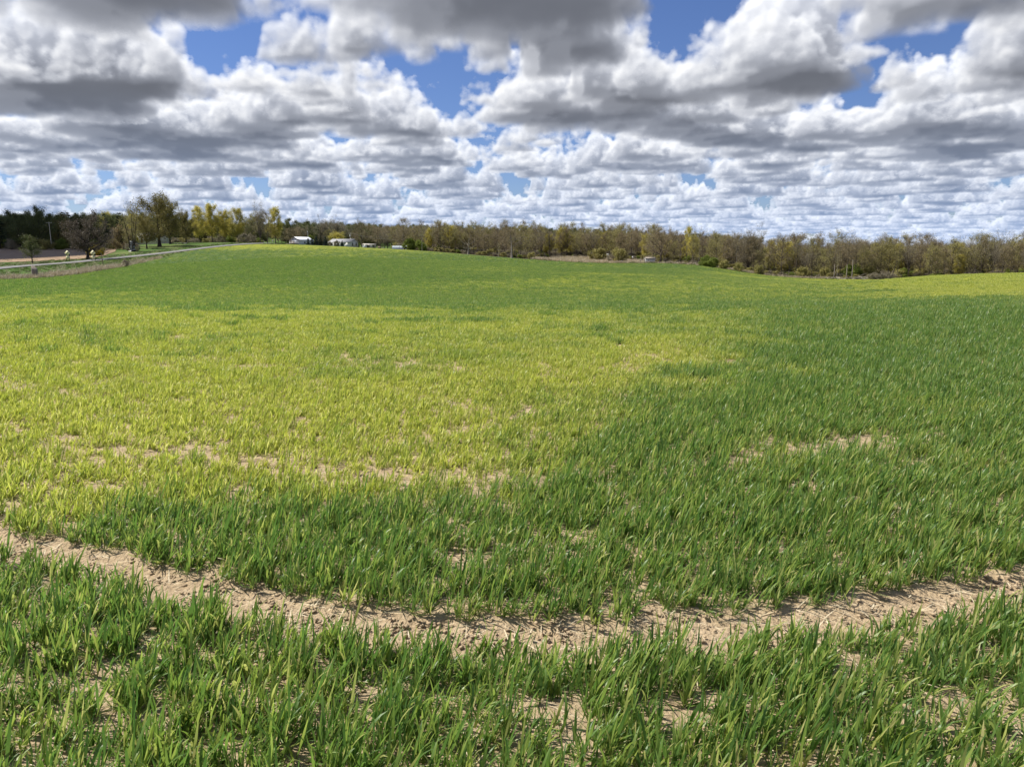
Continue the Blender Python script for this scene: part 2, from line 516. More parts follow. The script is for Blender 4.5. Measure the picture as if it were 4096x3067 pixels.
# ---- vigour of the crop: where the plants are yellow (1) or deep green (0); (column, row, half sizes, value) in photo terms
def P(x, y): return x * 0.46293, y * 0.46256
PATCH = [(200, 720, 330, 45, 1.0), (700, 740, 420, 45, 1.0), (200, 850, 400, 90, 1.0), (700, 850, 450, 90, 1.0), (1150, 790, 300, 60, .95),
         (1500, 770, 180, 40, .9), (200, 980, 350, 70, .92), (700, 960, 420, 80, .95), (1150, 900, 220, 60, .85), (1650, 790, 90, 30, .55), (1040, 990, 130, 50, .75),
         (60, 1090, 120, 40, .85), (600, 1050, 300, 30, .7), (1600, 700, 200, 14, .65), (1450, 720, 180, 22, .85), (1000, 720, 300, 28, .85),
         (260, 1130, 160, 40, .05), (700, 1150, 350, 45, .0), (1150, 1130, 240, 60, .05), (1500, 1000, 180, 90, .0), (1600, 880, 150, 35, .0), (1480, 1080, 260, 70, .05),
         (1900, 760, 280, 60, .0), (1850, 1000, 280, 120, .08), (2150, 900, 180, 120, .05), (1960, 960, 75, 40, .75), (2030, 895, 90, 18, .55), (1800, 700, 180, 14, .2), (2100, 690, 220, 28, .0),
         (1000, 1300, 1400, 140, .0), (1000, 1550, 1500, 140, .02),
         (60, 640, 260, 12, .1), (120, 662, 150, 7, .5), (60, 676, 200, 7, .55), (60, 690, 200, 8, .85), (420, 668, 190, 7, .12), (700, 662, 300, 8, .08), (1050, 655, 300, 9, .06), (1350, 652, 260, 9, .08),
         (300, 645, 200, 3, .6), (560, 643, 200, 3, .55), (900, 637, 300, 2.5, .2), (600, 685, 300, 6, .75), (980, 684, 260, 6, .6), (1150, 703, 190, 8, .22), (1400, 700, 170, 8, .12), (1330, 676, 260, 6, .3), (1620, 668, 200, 10, .08), (1560, 695, 170, 7, .55), (1750, 700, 110, 7, .45), (1680, 716, 200, 8, .12), (1480, 724, 120, 5, .35),
         (1900, 668, 300, 12, .06), (2120, 672, 200, 10, .05), (700, 705, 400, 8, .85), (330, 700, 300, 8, .9), (1000, 722, 300, 8, .9),
         (750, 626, 300, 4, .5), (1250, 626, 330, 5, .75), (1620, 630, 260, 6, .8), (2050, 620, 300, 22, 1.0), (1850, 612, 120, 6, .8), (1650, 613, 140, 5, .15), (2200, 650, 160, 5, .7), (1150, 612, 220, 3, .25),
         (300, 600, 420, 22, .08), (750, 600, 380, 22, .08), (1100, 600, 260, 10, .25), (1400, 604, 300, 8, .6), (1500, 590, 240, 6, .35), (1200, 612, 240, 5, .55), (1150, 580, 220, 9, .12), (1450, 578, 200, 6, .2), (1700, 600, 160, 4, .55), (1000, 590, 220, 4, .45),
         (650, 534, 150, 4, .7), (870, 543, 150, 3.5, .5), (520, 548, 120, 5, .2), (760, 552, 160, 3.5, .45), (600, 543, 150, 3.5, .25), (780, 546, 120, 2.5, .3), (350, 560, 160, 9, .15), (1000, 553, 170, 5, .2), (1250, 570, 160, 4, .3), (1050, 568, 90, 2.5, .6), (900, 565, 160, 5, .1)]
SPOTS = [(220, 752, 30, 5), (320, 752, 45, 6), (300, 765, 30, 4), (90, 774, 60, 3.5), (270, 742, 25, 3), (550, 752, 18, 3), (632, 770, 14, 4), (942, 702, 14, 3), (800, 735, 22, 3), (770, 722, 12, 2.5), (1412, 752, 26, 5), (450, 745, 50, 3), (800, 755, 70, 3), (1250, 720, 40, 2.5), (720, 708, 14, 2)]
SPOTS += [(30, 735, 14, 2.5), (15, 705, 22, 3), (60, 705, 16, 3), (150, 690, 16, 2.5), (120, 700, 14, 2), (560, 705, 16, 2.5), (480, 720, 14, 2.5), (1000, 712, 20, 2.5)]
YN1 = spectral(512, 3, 160, 1.3, 21)
YN2 = spectral(512, 10, 200, 0.9, 22)
def yellow(x, y, z):
    px, py = proj(x, y, z)
    px = px / 0.46293; py = py / 0.46256
    n1 = bil(YN1, x * 2.1 + 40, y * 2.1 + 70); n2 = bil(YN2, x * 9 + 11, y * 9 + 5)
    amp = np.clip((py - 525) / 160, 0.05, 1)
    n4 = bil(YN2, x * 3.1 + 61, y * 3.1 + 9)
    px = px + n1 * 55 + n4 * 40; py = py + (n2 * 18 + n1 * 14 + n4 * 14) * amp
    num = np.full(x.shape, 0.15 * 1e-4); den = np.full(x.shape, 1e-4)
    for cx, cy, rx, ry, v in PATCH:
        q = ((px - cx) / rx) ** 2 + ((py - cy) / ry) ** 2
        w = np.exp(-np.minimum(q, 40) * 1.25) + 0.004 / (1 + q) ** 2
        num += w * v; den += w
    o = num / den
    o = o + 0.10 * n1 * np.clip(1 - np.abs(o - .5) * 1.2, 0.2, 1) + 0.10 * n2
    for cx, cy, rx, ry in SPOTS:
        q = ((px - cx) / rx) ** 2 + ((py - cy) / ry) ** 2
        o = o * (1 - 0.9 * np.exp(-np.minimum(q, 30)))
    n3 = bil(YN2, x * 31 + 3, y * 31 + 17)
    o = o + 0.11 * n3
    return np.clip(0.40 * sstep(0.1, 0.9, o) + 0.60 * np.clip((o - 0.1) / 0.9, 0, 1), 0, 1)

# wheel track pressed through the crop (its far edge as seen, then its width)
_tx = np.array([-300, -150, 0, 150, 300, 450, 600, 800, 1000, 1250, 1500, 1750, 2000, 2212, 2400, 2600])
_ty = np.array([1100, 1120, 1142, 1168, 1203, 1243, 1278, 1308, 1328, 1338, 1328, 1302, 1264, 1234, 1205, 1180])
TX, TY = on_ground(_tx * 0.46293, _ty * 0.46256)
TW = 0.32
def track(x, y):
    """1 inside the bare wheel track"""
    c = np.interp(x, TX, TY)
    sl_ = np.gradient(TY, TX); s_ = np.interp(x, TX, sl_)
    d = (y - c) / np.sqrt(1 + s_ * s_)
    return sstep(-TW - 0.03, -TW + 0.03, d) * (1 - sstep(-0.05, 0.03, d)) * (np.abs(x) < 9)
DN = spectral(512, 6, 120, 0.9, 31)
DN2 = spectral(512, 30, 250, 0.4, 32)

# ------------------------------------------------------------------ ground sheet
aw = R(50)
th = np.concatenate([np.linspace(-aw, aw, 401), np.linspace(aw, 2 * np.pi - aw, 56)[1:-1]])
rr_ = np.concatenate([[0.0], np.geomspace(0.35, 9000, 330)])
TH, RRR = np.meshgrid(th, rr_)
GX, GY = RRR * np.sin(TH), RRR * np.cos(TH)
GZ = ground(GX, GY)
tk = track(GX, GY)
GZ = GZ - 0.035 * tk + 0.002 * bil(DN2, GX * 30, GY * 30) * (RRR < 30)
na, nr = len(th), len(rr_)
i = np.arange(nr - 1)[:, None] * na; j = np.arange(na)[None, :]; j2 = (j + 1) % na
Q = np.stack([i + j, i + na + j, i + na + j2, i + j2], -1).reshape(-1, 4)
AZ = np.arctan2(GX, GY)
er = edge_r(np.clip(AZ, EDGE_A[0], EDGE_A[-1]))
crop = 1 - sstep(-1.5, 1.5, RRR - er)
front = sstep(1.35, 1.1, np.abs(AZ))
yl = yellow(GX, np.maximum(GY, 0.2), GZ)
woods = sstep(az_of(392), az_of(402), AZ) * (1 - crop)
far = sstep(30, 90, RRR)
soilv = np.clip(0.96 - 0.5 * sstep(5, 26, RRR) - far * 0.46 + tk, 0, 1)
mg, t = mat('field_ground')
tcn = node(t, 'ShaderNodeTexCoord').outputs['Object']
A_ = lambda nm: node(t, 'ShaderNodeAttribute', attribute_name=nm).outputs['Fac']
nf = noise(t, 0.9, 6, 0.65, tcn); nfine = noise(t, 9.0, 6, 0.7, tcn); nclod = noise(t, 55.0, 5, 0.65, tcn); nbig = noise(t, 0.05, 4, 0.6, tcn)
soil = ramp(t, mth(t, 'MULTIPLY_ADD', nfine, 0.6, mth(t, 'MULTIPLY', nclod, 0.4)), [(0.30, (0.26, 0.185, 0.108)), (0.48, (0.46, 0.345, 0.215)), (0.70, (0.58, 0.455, 0.305))])
ncr = mth(t, 'MULTIPLY_ADD', nf, 0.5, mth(t, 'MULTIPLY', nfine, 0.5))
gcol = mixc(t, ncr, (0.040, 0.078, 0.019), (0.072, 0.122, 0.030))
ycol = mixc(t, ncr, (0.19, 0.22, 0.024), (0.31, 0.32, 0.040))
yf = mth(t, 'ADD', A_('yellow'), mth(t, 'MULTIPLY', mth(t, 'SUBTRACT', nf, 0.5), 0.35), clamp=True)
cropc = mixc(t, yf, gcol, ycol)
cropc = mixc(t, A_('soil'), cropc, soil)
lawn = mixc(t, ncr, (0.040, 0.085, 0.016), (0.10, 0.16, 0.032))
lawn = mixc(t, mth(t, 'MULTIPLY', mth(t, 'GREATER_THAN', nbig, 0.53), 0.35), lawn, (0.20, 0.19, 0.07))
litter = mixc(t, ncr, (0.065, 0.050, 0.033), (0.14, 0.11, 0.07))
outc = mixc(t, A_('woods'), lawn, litter)
fin = mixc(t, A_('crop'), outc, cropc)
nvo = node(t, 'ShaderNodeTexVoronoi', ins={'Vector': tcn, 'Scale': 38.0, 'Randomness': 1.0}).outputs['Distance']
hb = mth(t, 'ADD', mth(t, 'MULTIPLY_ADD', nclod, 0.9, mth(t, 'MULTIPLY', nvo, -0.45)), mth(t, 'MULTIPLY', nfine, 0.5))
bp = node(t, 'ShaderNodeBump', ins={'Strength': 0.85, 'Distance': 0.03, 'Height': hb})
b = node(t, 'ShaderNodeBsdfPrincipled', ins={'Base Color': fin, 'Roughness': 0.95, 'Specular IOR Level': 0.12, 'Normal': bp.outputs[0]})
node(t, 'ShaderNodeOutputMaterial', ins={0: b.outputs[0]})
gm = mesh('ground', np.stack([GX, GY, GZ], -1), Q, attrs={'yellow': yl.ravel(), 'crop': (crop * front + (1 - front)).ravel(), 'woods': woods.ravel(), 'soil': soilv.ravel()}, mats=[mg], smooth=True)
tag(link('ground', gm), 'rolling ground under the wheat field, lawns and woods', None, None, 'structure')
print('ground', round(time.time() - T0, 1))

# ------------------------------------------------------------------ road, ploughed field, meadow (sheets draped on the land)
def drape(name, X, Y, lift, m, label, attrs=None):
    Z = ground(X, Y) + lift
    r_, c_ = X.shape
    i = np.arange(r_ - 1)[:, None] * c_; j = np.arange(c_ - 1)[None, :]
    q = np.stack([i + j, i + j + 1, i + c_ + j + 1, i + c_ + j], -1).reshape(-1, 4)
    me = mesh(name, np.stack([X, Y, Z], -1), q, attrs=attrs, mats=[m], smooth=True)
    return tag(link(name, me), label, None, None, 'structure')

RP = [(0, 120), (0, 192), (92, 235), (122, 250), (154, 266), (200, 290), (233, 312), (263, 338), (285, 370), (300, 420), (310, 500)]
rpts = []
for px, d in RP:
    x, y, z = at(px, d); rpts.append((x, y))
rpts = np.array(rpts); rpts[0] = (rpts[1][0] - 1.0, 100.0)
rl = np.concatenate([[0], np.cumsum(np.hypot(*np.diff(rpts, axis=0).T))])
rs = np.linspace(0, rl[-1], 240)
def smooth1(a, k=15):
    p = np.pad(a, k, mode='reflect', reflect_type='odd'); ker = np.hanning(2 * k + 1); ker /= ker.sum()
    return np.convolve(p, ker, 'valid')
rx, ry = smooth1(np.interp(rs, rl, rpts[:, 0])), smooth1(np.interp(rs, rl, rpts[:, 1]))
tn = np.gradient(np.stack([rx, ry], 1), axis=0); tn /= np.linalg.norm(tn, axis=1, keepdims=True)
off = np.linspace(-2.4, 2.4, 9)
drape('road', rx[:, None] + tn[:, 1:2] * off, ry[:, None] - tn[:, :1] * off, 0.14, M['road'], 'narrow worn grey country road climbing past the trees')
def road_x(y): return np.interp(y, ry, rx)
def roadside(y, o):
    k = int(np.argmin(np.abs(ry - y)))
    return rx[k] + tn[k, 1] * o, ry[k] - tn[k, 0] * o

mp, t = mat('ploughed_soil')
tcn = node(t, 'ShaderNodeTexCoord').outputs['Object']
wv = node(t, 'ShaderNodeTexWave', ins={'Vector': tcn, 'Scale': 0.5, 'Distortion': 2.5, 'Detail': 2.0})
pn = mth(t, 'ADD', mth(t, 'MULTIPLY', noise(t, 0.25, 6, 0.65, tcn), 0.8), mth(t, 'MULTIPLY', wv.outputs['Fac'], 0.2))
pc = ramp(t, pn, [(0.3, (0.22, 0.150, 0.095)), (0.55, (0.33, 0.235, 0.150)), (0.75, (0.42, 0.31, 0.205))])
b = node(t, 'ShaderNodeBsdfPrincipled', ins={'Base Color': pc, 'Roughness': 0.95, 'Specular IOR Level': 0.1})
node(t, 'ShaderNodeOutputMaterial', ins={0: b.outputs[0]})
yy = np.linspace(200, 296, 48)
pe = np.interp(yy, [200, 206, 212, 230, 260, 296], [-10, 50, 80, 102, 115, 118])
X = (np.tan(az_of(pe)) * yy)[:, None] - np.linspace(0, 1, 40)[None, :] * 150.0
drape('ploughed_field', X, yy[:, None] + 0 * X, 0.10, mp, 'bare brown ploughed field beyond the road behind the signs')
mm, t = mat('dry_meadow')
tcn = node(t, 'ShaderNodeTexCoord').outputs['Object']
n1 = noise(t, 0.12, 6, 0.7, tcn)
mc_ = ramp(t, n1, [(0.33, (0.12, 0.14, 0.05)), (0.5, (0.33, 0.27, 0.16)), (0.7, (0.47, 0.40, 0.27))])
b = node(t, 'ShaderNodeBsdfPrincipled', ins={'Base Color': mc_, 'Roughness': 0.95, 'Specular IOR Level': 0.1})
node(t, 'ShaderNodeOutputMaterial', ins={0: b.outputs[0]})
a_ = az_of(np.linspace(533, 640, 50))
fr = np.linspace(0, 1, 20)[:, None]
RRm = (edge_r(a_) + 2)[None, :] * (1 - fr) + fr * np.interp(np.linspace(533, 640, 50), [533, 560, 610, 640], [330, 385, 385, 330])[None, :]
drape('meadow', RRm * np.sin(a_), RRm * np.cos(a_), 0.12, mm, 'straw-coloured rough meadow between the wheat and the woods')
a_ = az_of(np.linspace(276, 299, 20))
RRm = 372 * (1 - fr) + fr * np.full((1, 20), 430.0)
drape('stubble_field', RRm * np.sin(a_), RRm * np.cos(a_), 0.45, mp, 'strip of bare brown field left of the white garage')

# ------------------------------------------------------------------ geometry-node scatter (stuff only)
def scatter(name, pts, rot, scl, var, protos, extra, label, cat=None):
    pc_ = bpy.data.collections.new(name + '_kinds')
    for o in protos:
        pc_.objects.link(o)
    me = mesh(name, pts, attrs={'rot': rot, 'scl': scl, **extra})
    va = me.attributes.new('variant', 'INT', 'POINT')
    va.data.foreach_set('value', np.asarray(var, np.int32))
    o = link(name, me)
    ng = bpy.data.node_groups.new(name, 'GeometryNodeTree')
    ng.interface.new_socket('Geometry', in_out='INPUT', socket_type='NodeSocketGeometry')
    ng.interface.new_socket('Geometry', in_out='OUTPUT', socket_type='NodeSocketGeometry')
    gi = ng.nodes.new('NodeGroupInput'); go = ng.nodes.new('NodeGroupOutput')
    ci = node(ng, 'GeometryNodeCollectionInfo', transform_space='RELATIVE')
    ci.inputs[0].default_value = pc_
    ci.inputs['Separate Children'].default_value = True
    ci.inputs['Reset Children'].default_value = True
    na_ = lambda nm, ty: node(ng, 'GeometryNodeInputNamedAttribute', data_type=ty, ins={'Name': nm}).outputs[0]
    er_ = node(ng, 'FunctionNodeEulerToRotation', ins={0: na_('rot', 'FLOAT_VECTOR')})
    ip = node(ng, 'GeometryNodeInstanceOnPoints')
    ng.links.new(gi.outputs[0], ip.inputs['Points'])
    ng.links.new(ci.outputs[0], ip.inputs['Instance'])
    ip.inputs['Pick Instance'].default_value = True
    ng.links.new(na_('variant', 'INT'), ip.inputs['Instance Index'])
    ng.links.new(er_.outputs[0], ip.inputs['Rotation'])
    ng.links.new(na_('scl', 'FLOAT_VECTOR'), ip.inputs['Scale'])
    ng.links.new(ip.outputs[0], go.inputs[0])
    md = o.modifiers.new('scatter', 'NODES')
    md.node_group = ng
    return tag(o, label, cat, None, 'stuff')

# ---- wheat
def leaf_material(name, kind):
    m, t = mat(name)
    ia = lambda nm: node(t, 'ShaderNodeAttribute', attribute_type='INSTANCER', attribute_name=nm).outputs['Fac']
    ga = lambda nm: node(t, 'ShaderNodeAttribute', attribute_type='GEOMETRY', attribute_name=nm).outputs['Fac']
    yv = mth(t, 'ADD', ia('yel'), mth(t, 'MULTIPLY', mth(t, 'SUBTRACT', ga('rnd'), 0.5), 0.45), clamp=True)
    g = ramp(t, ga('rnd'), [(0.0, (0.062, 0.146, 0.033)), (0.5, (0.120, 0.226, 0.046)), (0.84, (0.20, 0.305, 0.068)), (0.95, (0.32, 0.36, 0.10)), (1.0, (0.45, 0.38, 0.16))])
    y_ = ramp(t, ga('rnd'), [(0.0, (0.235, 0.285, 0.034)), (0.5, (0.42, 0.44, 0.060)), (0.9, (0.60, 0.58, 0.14)), (1.0, (0.68, 0.60, 0.30))])
    c = mixc(t, yv, g, y_)
    c = mixc(t, mth(t, 'MULTIPLY', mth(t, 'SUBTRACT', 1.0, ga('along')), 0.35), c, (0.22, 0.25, 0.07))
    p = node(t, 'ShaderNodeBsdfPrincipled', ins={'Base Color': c, 'Roughness': 0.42, 'Specular IOR Level': 0.42})
    tr = node(t, 'ShaderNodeBsdfTranslucent', ins={0: mixc(t, 1.0, c, (1.34, 1.45, 1.15), 'MULTIPLY')})
    mxs = node(t, 'ShaderNodeMixShader', ins={0: 0.45, 1: p.outputs[0], 2: tr.outputs[0]})
    node(t, 'ShaderNodeOutputMaterial', ins={0: mxs.outputs[0]})
    return m
MW = leaf_material('wheat_leaf', 0)

def blades(g, base, az, th0, th1, L, w, k=5, twist=0.6, rnd=None):
    """ribbon leaves: base points, heading, start and end angle from vertical, length, width"""
    n = len(L)
    s = np.linspace(0, 1, k + 1)
    ang = th0[:, None] + (th1 - th0)[:, None] * s[None, :] ** 1.6
    dl = (L / k)[:, None]
    hx = np.concatenate([np.zeros((n, 1)), np.cumsum(np.sin(ang[:, :-1]) * dl, 1)], 1)
    hz = np.concatenate([np.zeros((n, 1)), np.cumsum(np.cos(ang[:, :-1]) * dl, 1)], 1)
    dx, dy = np.cos(az)[:, None], np.sin(az)[:, None]
    P0 = np.stack([base[:, 0:1] + hx * dx, base[:, 1:2] + hx * dy, base[:, 2:3] + hz], -1)
    tw = az[:, None] + np.pi / 2 + twist * (g.random((n, 1)) - 0.5) * 2 + (g.random((n, 1)) - 0.5) * 2.4 * s[None, :]
    prof = np.interp(s, [0, 0.12, 0.4, 0.7, 0.9, 1], [0.45, 0.75, 1, 0.8, 0.38, 0.03])
    sd = np.stack([np.cos(tw), np.sin(tw), np.zeros_like(tw)], -1) * (w[:, None] * prof[None, :])[..., None] * 0.5
    V = np.stack([P0 - sd, P0 + sd], 2).reshape(-1, 3)
    o = (np.arange(n) * (k + 1) * 2)[:, None] + (np.arange(k) * 2)[None, :]
    q = np.stack([o, o + 1, o + 3, o + 2], -1).reshape(-1, 4)
    al = np.repeat(np.tile(s[None, :], (n, 1))[..., None], 2, 2).ravel()
    rn = np.repeat(g.random(n) if rnd is None else rnd, (k + 1) * 2)
    return V, q, al, rn

def wheat_proto(seed, rad, tillers, wid, k, hgt):
    g = np.random.default_rng(seed)
    Bs, A, t0, t1, L, Wd = [], [], [], [], [], []
    for _ in range(tillers):
        a = g.random() * 6.283; q = rad * math.sqrt(g.random())
        bx, by = q * math.cos(a), q * math.sin(a)
        hh = hgt * g.uniform(0.65, 1.12)
        lean = g.normal(0.24, 0.16)
        for j in range(g.integers(3, 5)):
            z = hh * 0.10 * j * g.uniform(0.6, 1.2)
            Bs.append((bx + lean * z, by, z))
            A.append(g.normal(0.15, 1.15) if g.random() < 0.72 else g.random() * 6.283)
            s = g.uniform(0.06, 0.42); t0.append(s)
            t1.append(s + abs(g.normal(0.30, 0.50)) + (0.9 if g.random() < 0.13 else 0))
            L.append(hh * g.uniform(0.55, 1.0) * (0.65 + 0.12 * j))
            Wd.append(wid * g.uniform(0.6, 1.35))
        for j in range(2):                                  # low spreading leaves near the soil
            Bs.append((bx, by, 0.004)); A.append(g.random() * 6.283)
            s = g.uniform(0.7, 1.25); t0.append(s); t1.append(s + g.uniform(0.0, 0.6))
            L.append(hh * g.uniform(0.3, 0.7)); Wd.append(wid * g.uniform(0.6, 1.0))
    V, q, al, rn = blades(g, np.array(Bs), np.array(A), np.array(t0), np.array(t1), np.array(L), np.array(Wd), k)
    return bpy.data.objects.new('wheat_tuft', mesh('wheat_tuft', V, q, attrs={'along': al, 'rnd': rn}, mats=[MW], smooth=True))

protos = [wheat_proto(100 + i, 0.045, 4, 0.0080, 5, 0.155) for i in range(14)]
protos += [wheat_proto(200 + i, 0.15, 24, 0.0082, 4, 0.142) for i in range(8)]
protos += [wheat_proto(300 + i, 0.45, 52, 0.021, 3, 0.16) for i in range(5)]
VAR = [(0, 14), (14, 22), (22, 27)]
PX, PY, PK = [], [], []
def sow(r0, r1, dens, kind, lim=R(43)):
    n = int(dens * (r1 * r1 - r0 * r0) * lim)
    r_ = np.sqrt(rng.random(n) * (r1 * r1 - r0 * r0) + r0 * r0); a = (rng.random(n) * 2 - 1) * lim
    PX.append(r_ * np.sin(a)); PY.append(r_ * np.cos(a)); PK.append(np.full(n, kind))
sow(1.0, 9, 345, 0)
sow(9, 32, 60, 1)
sow(32, 80, 11, 1)
sow(60, 205, 2.1, 2)
sow(205, 345, 0.42, 2)
wx, wy, wk = np.concatenate(PX), np.concatenate(PY), np.concatenate(PK)
wr = np.hypot(wx, wy); wa = np.arctan2(wx, wy)
ok = wr < edge_r(wa) - 1
wx, wy, wk, wr = wx[ok], wy[ok], wk[ok], wr[ok]
wz = ground(wx, wy)
wyel = yellow(wx, wy, wz)
tkv = track(wx, wy)
thin = 0.8 * bil(DN, wx * 22 + 9, wy * 22 + 31) + 0.85 * bil(DN2, wx * 24, wy * 24)
# sparse strips: a fainter second wheel pass beyond the first, thin stand inside the yellow part
c2 = np.interp(wx, TX, TY)
d2 = (wy - c2) - 2.0 - 0.12 * wx
faint = np.exp(-(d2 / 0.22) ** 2) * (np.abs(wx) < 4) * 0.75
keep = 1.0 - 1.0 * tkv - faint * 0.8
edge = np.exp(-((wy - c2 + TW / 2) / 0.55) ** 2)
keep -= sstep(0.9, 2.1, thin) * (0.75 + 0.15 * wyel) * (wr < 30) * (1 - edge) * np.where(wy > c2, 0.35 + 0.65 * wyel, 0.8)
keep -= (0.05 + sstep(0.3, 1.2, bil(DN2, wx * 60 + 5, wy * 60)) * 0.35) * (wy < c2 - TW - 0.2)
keep -= 0.10 * wyel * (wr < 18)
keep *= 1 - sstep(215, 340, wr)
ok = rng.random(len(wx)) < keep
wx, wy, wk, wr, wz, wyel, thin = [a[ok] for a in (wx, wy, wk, wr, wz, wyel, thin)]
n = len(wx)
hs = (1.0 - 0.34 * wyel) * (1 + 0.20 * rng.standard_normal(n)) * (1 - 0.12 * np.clip(thin, -0.5, 1.5))
hs = np.clip(hs * (1 + 0.10 * bil(DN, wx * 40 + 3, wy * 40)), 0.35, 1.5)
var = np.array([rng.integers(*VAR[k_], size=n) for k_ in range(3)])[wk, np.arange(n)]
rot = np.stack([rng.normal(0, 0.07, n), rng.normal(0.13, 0.08, n), rng.normal(0, 0.65, n)], 1)
scl = np.stack([0.75 + 0.25 * hs, 0.75 + 0.25 * hs, hs], 1)
scatter('wheat', np.stack([wx, wy, wz - 0.005], 1), rot, scl, var, protos, {'yel': np.clip(wyel + 0.10 * rng.standard_normal(n) - 0.22 * np.clip(bil(YN1, wx * 14, wy * 14 + 5), -0.3, 2) * wyel, 0, 1)}, 'young wheat plants covering the field, deep green and yellowing in patches', 'wheat crop')
print('wheat', n, round(time.time() - T0, 1))

# ---- straw residue and clods on the soil
ms, t = mat('straw')
gr = node(t, 'ShaderNodeAttribute', attribute_type='GEOMETRY', attribute_name='rnd').outputs['Fac']
b = node(t, 'ShaderNodeBsdfPrincipled', ins={'Base Color': ramp(t, gr, [(0, (0.22, 0.16, 0.10)), (0.4, (0.50, 0.40, 0.25)), (1, (0.68, 0.58, 0.40))]), 'Roughness': 0.8})
node(t, 'ShaderNodeOutputMaterial', ins={0: b.outputs[0]})
def straw_proto(seed):
    g = np.random.default_rng(seed); m_ = 9
    V, q, al, rn = blades(g, np.stack([g.normal(0, .07, m_), g.normal(0, .07, m_), g.uniform(0.006, 0.02, m_)], 1), g.random(m_) * 6.28, g.uniform(1.35, 1.57, m_), g.uniform(1.45, 1.68, m_), g.uniform(0.02, 0.12, m_), g.uniform(0.002, 0.007, m_), 3, 1.5)
    return bpy.data.objects.new('straw_bits', mesh('straw_bits', V, q, attrs={'along': al, 'rnd': rn}, mats=[ms]))
def clod_proto(seed):
    g = np.random.default_rng(seed)
    V, T = [], []
    for c in range(5):
        ph = np.array([(0, 0, 1)] + [(math.cos(a), math.sin(a), 0.15) for a in np.linspace(0, 6.283, 7)[:-1]] + [(0, 0, -0.6)], float)
        ph *= g.uniform(0.004, 0.013) * g.uniform(0.7, 1.3, (8, 1)); ph[:, 2] *= 0.45
        ph += (*g.normal(0, 0.05, 2), 0.003)
        o_ = len(V) * 8; V.append(ph)
        T += [(o_, o_ + 1 + a, o_ + 1 + (a + 1) % 6) for a in range(6)] + [(o_ + 7, o_ + 1 + (a + 1) % 6, o_ + 1 + a) for a in range(6)]
    return bpy.data.objects.new('clods', mesh('clods', np.concatenate(V), None, T, mats=[M['clod']], smooth=True))
M['clod'] = simple('soil_clod', (0.42, 0.315, 0.20), 0.95, 0.3, 20)
sp = [straw_proto(400 + i) for i in range(6)] + [clod_proto(420 + i) for i in range(4)]
n = 5200
r_ = np.sqrt(rng.random(n)) * 12 + 1.0; a = (rng.random(n) * 2 - 1) * R(43)
lx, ly = r_ * np.sin(a), r_ * np.cos(a)
# extra along the track
m_ = 700
ex = rng.uniform(-5.5, 5.5, m_); ey = np.interp(ex, TX, TY) - rng.uniform(-0.02, TW, m_)
lx = np.concatenate([lx, ex]); ly = np.concatenate([ly, ey]); n += m_
lz = ground(lx, ly) - 0.03 * track(lx, ly)
scatter('straw_litter', np.stack([lx, ly, lz], 1), np.stack([rng.normal(0, .05, n), rng.normal(0, .05, n), rng.random(n) * 6.28], 1), np.repeat(rng.uniform(0.6, 1.3, (n, 1)), 3, 1), rng.choice(10, n, p=[.162] * 6 + [.007] * 4), sp, {}, 'pale straw bits and clods lying on the bare soil between the plants', 'litter')

# ------------------------------------------------------------------ trees
def leafmat(name, a, b_, c=None, trans=0.25, rough=0.6):
    m, t = mat(name)
    ga = node(t, 'ShaderNodeAttribute', attribute_type='GEOMETRY', attribute_name='tint').outputs['Fac']
    oi = node(t, 'ShaderNodeObjectInfo').outputs['Random']
    f = mth(t, 'ADD', ga, mth(t, 'MULTIPLY', mth(t, 'SUBTRACT', oi, 0.5), 0.35), clamp=True)
    col = ramp(t, f, [(0.0, a), (0.55, b_), (1.0, c or b_)])
    p = node(t, 'ShaderNodeBsdfPrincipled', ins={'Base Color': col, 'Roughness': rough, 'Specular IOR Level': 0.2})
    tr = node(t, 'ShaderNodeBsdfTranslucent', ins={0: col})
    mxs = node(t, 'ShaderNodeMixShader', ins={0: trans, 1: p.outputs[0], 2: tr.outputs[0]})
    node(t, 'ShaderNodeOutputMaterial', ins={0: mxs.outputs[0]})
    return m
